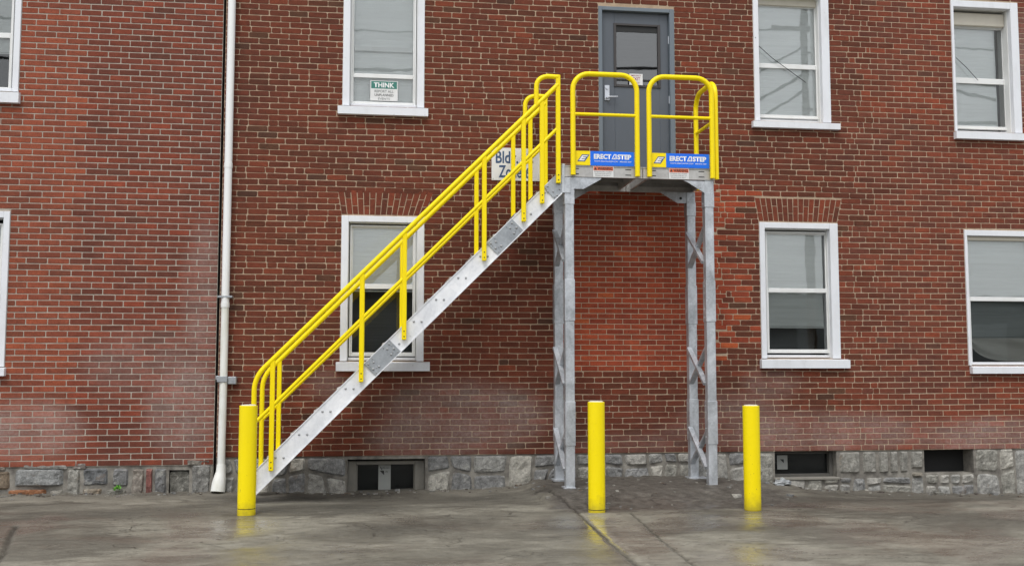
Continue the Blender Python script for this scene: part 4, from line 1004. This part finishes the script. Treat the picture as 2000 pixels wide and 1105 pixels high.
# banners on the toe boards
def banner(x0, x1, xs):
    z0_, z1_ = 3.789, 3.957; yb = yg + .02; zc = (z0_ + z1_) / 2
    MB().box(x0 - .01, x1 + .01, yb + .0062, yb + .02, z0_ - .001, z1_ + .001).build('toe_board', m_beam, st)
    b_ = MB().box(xs, x1, yb, yb + .006, z0_, z1_).build('banner', m_blue, st); b_['label'] = 'blue banner panel with white company lettering'
    yp = MB().box(x0, xs - .001, yb, yb + .006, z0_, z1_).build('banner', m_yellow, st); yp['label'] = 'yellow banner panel with slanted letter emblem'
    w_ = x1 - xs
    text('ERECT', xs + w_ * .278, zc + .022, yb - .0015, .060, m_whiteprint, b_, width=w_ * .395, bold=.045)
    text('STEP', xs + w_ * .775, zc + .022, yb - .0015, .060, m_whiteprint, b_, width=w_ * .32, bold=.045)
    # slanted A emblem
    ax0 = xs + w_ * .475; hh = .060; za = zc - .007
    MB().prism([(ax0 + .004, za), (ax0 + .034, za + hh), (ax0 + .066, za + hh), (ax0 + .066, za)], yb - .0018, yb - .0006).build('letter_a', m_whiteprint, b_)
    MB().prism([(ax0 + .020, za + .008), (ax0 + .040, za + .048), (ax0 + .052, za + .048), (ax0 + .052, za + .008), (ax0 + .044, za + .008), (ax0 + .044, za + .020), (ax0 + .034, za + .020), (ax0 + .028, za + .008)], yb - .0028, yb - .0019).build('letter_a_counter', m_blue, b_)
    text('WWW.ERECTASTEP.COM', xs + w_ * .36, zc - .034, yb - .0015, .014, m_whiteprint, b_, width=w_ * .54, bold=.012)
    text('888.878.1839', xs + w_ * .805, zc - .034, yb - .0015, .014, m_whiteprint, b_, width=w_ * .26, bold=.012)
    # emblem: parallelogram outline holding a white E
    ex, ez = (x0 + xs) / 2 + .005, zc; sh = .028
    MB().prism([(ex - .045 - sh, ez - .042), (ex + .045 - sh, ez - .042), (ex + .045 + sh, ez + .042), (ex - .045 + sh, ez + .042)], yb - .0012, yb - .0002).build('emblem', m_signblue, yp)
    def sq(z_): return ex + sh * (z_ - ez) / .042
    e = MB(); P = lambda u, v: (ex + u + sh * v / .042, ez + v)
    e.prism([P(-.034, -.031), P(.030, -.031), P(.030, -.015), P(-.012, -.015), P(-.012, -.007), P(.026, -.007), P(.026, .008), P(-.012, .008), P(-.012, .016), P(.032, .016), P(.032, .031), P(-.034, .031)], yb - .0022, yb - .0013)
    e.build('emblem_letter', m_whiteprint, yp)
banner(2.357, 3.055, 2.532); banner(3.268, 3.965, 3.442)
def warning(x0):
    x1 = x0 + .245; yb = YF - .0145; z0_, z1_ = 3.653, 3.784
    if True:
        s_ = MB().box(x0, x1, yb - .0018, yb - .0006, z0_, z1_).build('warning_label', m_sticker, st)
        MB().box(x0 + .006, x1 - .006, yb - .0026, yb - .0019, z1_ - .052, z1_ - .006).build('warning_header', m_orange, s_)
        text('WARNING', (x0 + x1) / 2 + .020, z1_ - .029, yb - .0034, .034, m_ink, s_, width=.175, bold=.03)
        MB().prism([(x0 + .014, z1_ - .045), (x0 + .046, z1_ - .045), (x0 + .030, z1_ - .014)], yb - .0034, yb - .0027).build('warning_triangle', m_ink, s_)
        for i, tx in enumerate(('POTENTIAL FALL HAZARD', 'PLATFORM LOAD NOT TO', 'EXCEED 50 LBS./SQ.FT.')):
            text(tx, (x0 + x1) / 2 - .004, z0_ + .064 - .023 * i, yb - .0034, .013, m_inkgrey, s_, width=.205 - .012 * i, bold=.0)
warning(2.565); warning(3.475)

# ================================================================= BOLLARDS
def bollard(x, y, z, ztop, r_, label, crack):
    o = empty('bollard', (x, y, z), label, 'bollard', 'yellow steel bollards in front of the wall')
    n = 32; prof = [(r_, z - .05), (r_, z + crack - .003), (r_ - .005, z + crack - .002), (r_ - .005, z + crack + .004), (r_, z + crack + .005), (r_, ztop - .004), (r_ - .003, ztop - .001), (r_ - .008, ztop)]
    m = MB(); vs = []
    for pr_, pz in prof:
        for j in range(n):
            a = 2 * math.pi * j / n; k = 1 + .004 * noise.noise(Vector((math.cos(a) * 2, math.sin(a) * 2, pz * 3))); vs.append((x + pr_ * k * math.cos(a), y + pr_ * k * math.sin(a), pz))
    m.add(vs, [(i * n + j, i * n + (j + 1) % n, (i + 1) * n + (j + 1) % n, (i + 1) * n + j) for i in range(len(prof) - 1) for j in range(n)])
    m.build('pipe', m_bollard, o, smooth=True)
    c = MB(); vs = [(x, y, ztop + .011)]
    for t, hh in ((.35, .010), (.8, .008), (1, -.002)):
        for j in range(n):
            a = 2 * math.pi * j / n; q = noise.noise(Vector((math.cos(a) * 3, math.sin(a) * 3, x))) * .004; vs.append((x + (r_ - .008) * t * math.cos(a), y + (r_ - .008) * t * math.sin(a), ztop + hh + q))
    fs = [(0, 1 + j, 1 + (j + 1) % n) for j in range(n)] + [(1 + i * n + j, 1 + (i + 1) * n + j, 1 + (i + 1) * n + (j + 1) % n, 1 + i * n + (j + 1) % n) for i in (0, 1) for j in range(n)]
    c.add(vs, fs).build('concrete_cap', m_conc_cap, o, smooth=True)
    if crack > .01:
        MB().tube([(x, y, z + crack - .003), (x, y, z + crack + .005)], r_ - .003, n).build('groove', m_black, o)
    return o
bollard(-1.175, -2.16, -.002, 1.07, .0885, 'yellow bollard standing at the foot of the staircase', .065)
bollard(2.315, -2.30, -.02, 1.095, .0865, 'yellow bollard in front of the left legs of the platform', .03)
bollard(3.955, -2.33, -.02, 1.05, .0865, 'yellow bollard just right of the platform legs', .0)

# ================================================================= SIGNS
sg = MB().box(1.50, 2.11, -.014, -.009, 3.782, 4.196, .001).build('building_sign', m_sign); tag(sg, 'white sign with blue lettering on the brick wall behind the upper handrails', 'sign')
text('Bldg.', 1.695, 4.052, -.0155, .205, m_signblue, sg, width=.285, bold=.02)
text('C', 1.985, 4.075, -.0155, .158, m_signblue, sg, width=.085, bold=.02)
text('Zone', 1.735, 3.895, -.0155, .158, m_signblue, sg, width=.29, bold=.02)
text('6', 1.965, 3.888, -.0155, .158, m_signblue, sg, width=.076, bold=.02)
for x_, z_ in ((1.52, 4.176), (2.09, 4.176), (1.52, 3.802), (2.09, 3.802)): MB().dome((x_, -.014, z_), .006, .004, 'y', 8).build('screw', m_bolt, sg)
y = WIN['UL']['rec'] + .0055
ts = MB().box(-.015, .325, y, y + .002, 4.765, 5.02).build('safety_sign', m_sticker); tag(ts, 'white and green THINK sign in the upper window left of the stairs', 'sign')
MB().box(-.005, .315, y - .0012, y - .0002, 4.92, 5.012).build('green_header', m_green, ts)
text('THINK', .155, 4.965, y - .002, .062, m_whiteprint, ts, width=.255, bold=.03)
text('REPORT ALL', .155, 4.885, y - .001, .032, m_inkgrey, ts, width=.235, bold=.012)
text('UNPLANNED', .155, 4.838, y - .001, .032, m_ink, ts, width=.235, bold=.012)
text('EVENTS', .155, 4.79, y - .001, .030, m_inkgrey, ts, width=.145, bold=.006)
ey = wy - .003
es = MB().box(3.292, 3.468, ey - .022, ey - .020, 5.075, 5.222).build('exit_sign', m_sticker); tag(es, 'small white emergency exit notice on the glass of the grey door', 'sign')
text('EMERGENCY', 3.38, 5.198, ey - .0228, .020, m_red, es, width=.135, bold=.005)
text('EXIT', 3.385, 5.155, ey - .0228, .042, m_red, es, width=.10, bold=.015)
text('ONLY', 3.385, 5.10, ey - .0228, .034, m_red, es, width=.085, bold=.01)
by = BASE[0][4] - .015
bs = MB().box(.135, .285, by - .001, by, -.1, .27).build('window_sticker', m_oldsticker); tag(bs, 'faded maker sticker with black triangle in the basement window below the stairs', 'sticker')
text('Andersen', .21, .225, by - .002, .026, m_ink, bs, width=.12); text('W', .235, .175, by - .002, .026, m_ink, bs, width=.035)
MB().prism([(.150, .19), (.205, .19), (.205, .135)], by - .0022, by - .0012).build('triangle', m_ink, bs); MB().prism([(.155, .235), (.162, .235), (.185, .195), (.175, .195)], by - .0022, by - .0012).build('stroke', m_ink, bs)
b = BASE[1]; o = MB().box(b[0] + .10, b[0] + .24, b[4] - .013, b[4] - .011, b[2] + .09, b[2] + .27).build('window_sticker', m_oldsticker); tag(o, 'pale sticker in the dark basement opening right of the last bollard', 'sticker')
MB().prism([(b[0] + .14, b[2] + .22), (b[0] + .19, b[2] + .22), (b[0] + .19, b[2] + .17)], b[4] - .0142, b[4] - .0132).build('triangle', m_ink, o)

# ================================================================= SMALL THINGS
# weed at the foot of the left wall
wd = empty('weed', (-2.88, -.06, .03), 'small bright green weed at the foot of the left wall', 'plant')
rw = random.Random(5); wm = MB()
for i in range(26):
    a = rw.uniform(0, 6.28); l = rw.uniform(.025, .055); e = rw.uniform(.2, 1.2); c0 = Vector((-2.88 + rw.uniform(-.03, .03), -.07 + rw.uniform(-.02, .02), .02 + rw.uniform(0, .04)))
    d_ = Vector((math.cos(a) * math.cos(e), math.sin(a) * math.cos(e), math.sin(e))); s_ = d_.cross(Vector((0, 0, 1))).normalized() * l * .28
    wm.add([c0, c0 + d_ * l * .5 + s_, c0 + d_ * l, c0 + d_ * l * .5 - s_], [(0, 1, 2, 3)])
wm.build('leaves', m_leaf, wd)
# crumpled plastic beside the right bollard
pm = MB(); vs = []; n_ = 14
for j in range(8):
    for i in range(n_):
        a = 2 * math.pi * i / n_; e = math.pi / 2 * j / 7; rr = .085 * (1 + .8 * noise.noise(Vector((math.cos(a) * 2 + j, math.sin(a) * 2, j * .7))))
        vs.append((5.12 + rr * math.cos(a) * math.cos(e) * 1.25, -.28 + rr * math.sin(a) * math.cos(e), -.0 + rr * .75 * math.sin(e)))
pm.add(vs, [(j * n_ + i, j * n_ + (i + 1) % n_, (j + 1) * n_ + (i + 1) % n_, (j + 1) * n_ + i) for j in range(7) for i in range(n_)])
tag(pm.build('plastic_wrapper', m_plastic), 'crumpled white plastic on the ground right of the third bollard', 'litter')
# loose rubble along the wall foot
rb = MB(); cols = []
for i in range(260):
    x = rw.choice((rw.uniform(-4.4, -1.9), rw.uniform(-1.5, 1.9), rw.uniform(1.9, 4.9), rw.uniform(4.9, 8.7))); yv = -abs(rw.gauss(0, .16)) - .02
    if 1.9 < x < 4.9: yv = rw.uniform(-2.1, -.05)
    s_ = rw.uniform(.006, .022) if rw.random() < .93 else rw.uniform(.025, .045); z_ = ground_h(x, yv); k0 = len(rb.v)
    vs = [(x + s_ * rw.uniform(.6, 1.2) * sx, yv + s_ * rw.uniform(.6, 1.1) * sy, z_ + s_ * (.55 if sz > 0 else -.4) * rw.uniform(.7, 1.2)) for sx in (-1, 1) for sy in (-1, 1) for sz in (-1, 1)]
    rb.add(vs, [(0, 1, 3, 2), (4, 6, 7, 5), (0, 4, 5, 1), (2, 3, 7, 6), (0, 2, 6, 4), (1, 5, 7, 3)]); c_ = rw.choice(GREYS + [(.2, .15, .11), (.1, .08, .07), (.12, .1, .08)]); cols += [tuple(v * .8 for v in c_)] * 8
o = rb.build('rubble', m_stone); set_tint(o.data, cols); tag(o, 'small stones and grit scattered along the foot of the wall', 'rubble', None, 'stuff')

# overhead lines across the road, mirrored in the window glass
pl = empty('utility_pole', (14.6, -20, 0), 'utility pole with power lines mirrored in the upper window panes', 'utility pole')
MB().tube([(14.6, -20, 0), (14.6, -20, 14)], [.17, .12], 12).build('pole', m_wood, pl, smooth=True)
MB().box(13.4, 15.8, -20.06, -19.94, 12.9, 13.05).build('crossarm', m_wood, pl)
def wire(a, b, sag, r_):
    return MB().tube([(a[0] + (b[0] - a[0]) * t, a[1] + (b[1] - a[1]) * t, a[2] + (b[2] - a[2]) * t - sag * 4 * t * (1 - t)) for t in [i / 24 for i in range(25)]], r_, 6).build('power_line', m_cable, pl)
wire((-30, -20, 13), (14.6, -20, 13), .9, .03); wire((14.6, -20, 13), (60, -20, 13), .9, .03)
wire((-30, -20, 11.6), (14.6, -20, 11.7), .8, .05); wire((14.6, -20, 11.7), (60, -20, 11.6), .8, .05)
wire((14.6, -20, 11.4), (4.0, -26, 7.0), .3, .06); wire((14.6, -20, 10.9), (5.5, -26, 6.0), .3, .05); wire((14.6, -20, 12.4), (6.0, -30, 8.5), .2, .04)
wire((14.6, -20, 12.2), (26, -12, 7.5), .4, .05); wire((14.6, -20, 10.2), (30, -22, 10.8), .3, .06)
for i in range(4): MB().tube([(14.6 + .35, -19.8, 9.6 - i * .75), (14.6 + .35, -19.8, 9.3 - i * .75)], [.16, .22], 10).build('insulator', m_whiteprint, pl, smooth=True)

# added low block out of view, its reflection darkens the lower panes
wh = empty('added_reflection_block', (10, -38, 0), 'unseen dark block added to darken the lower window panes by reflection', 'building')
MB().box(-32, 62, -44, -34, -.3, 4.7).build('wall', m_roof, wh); MB().box(-32.4, 62.4, -44.3, -33.7, 4.7, 4.95).build('unseen_roof', m_dark, wh)
for i in range(11): MB().box(-28 + i * 8, -25.4 + i * 8, -33.98, -33.9, 1.4, 3.6).build('window', m_blind_dark, wh)
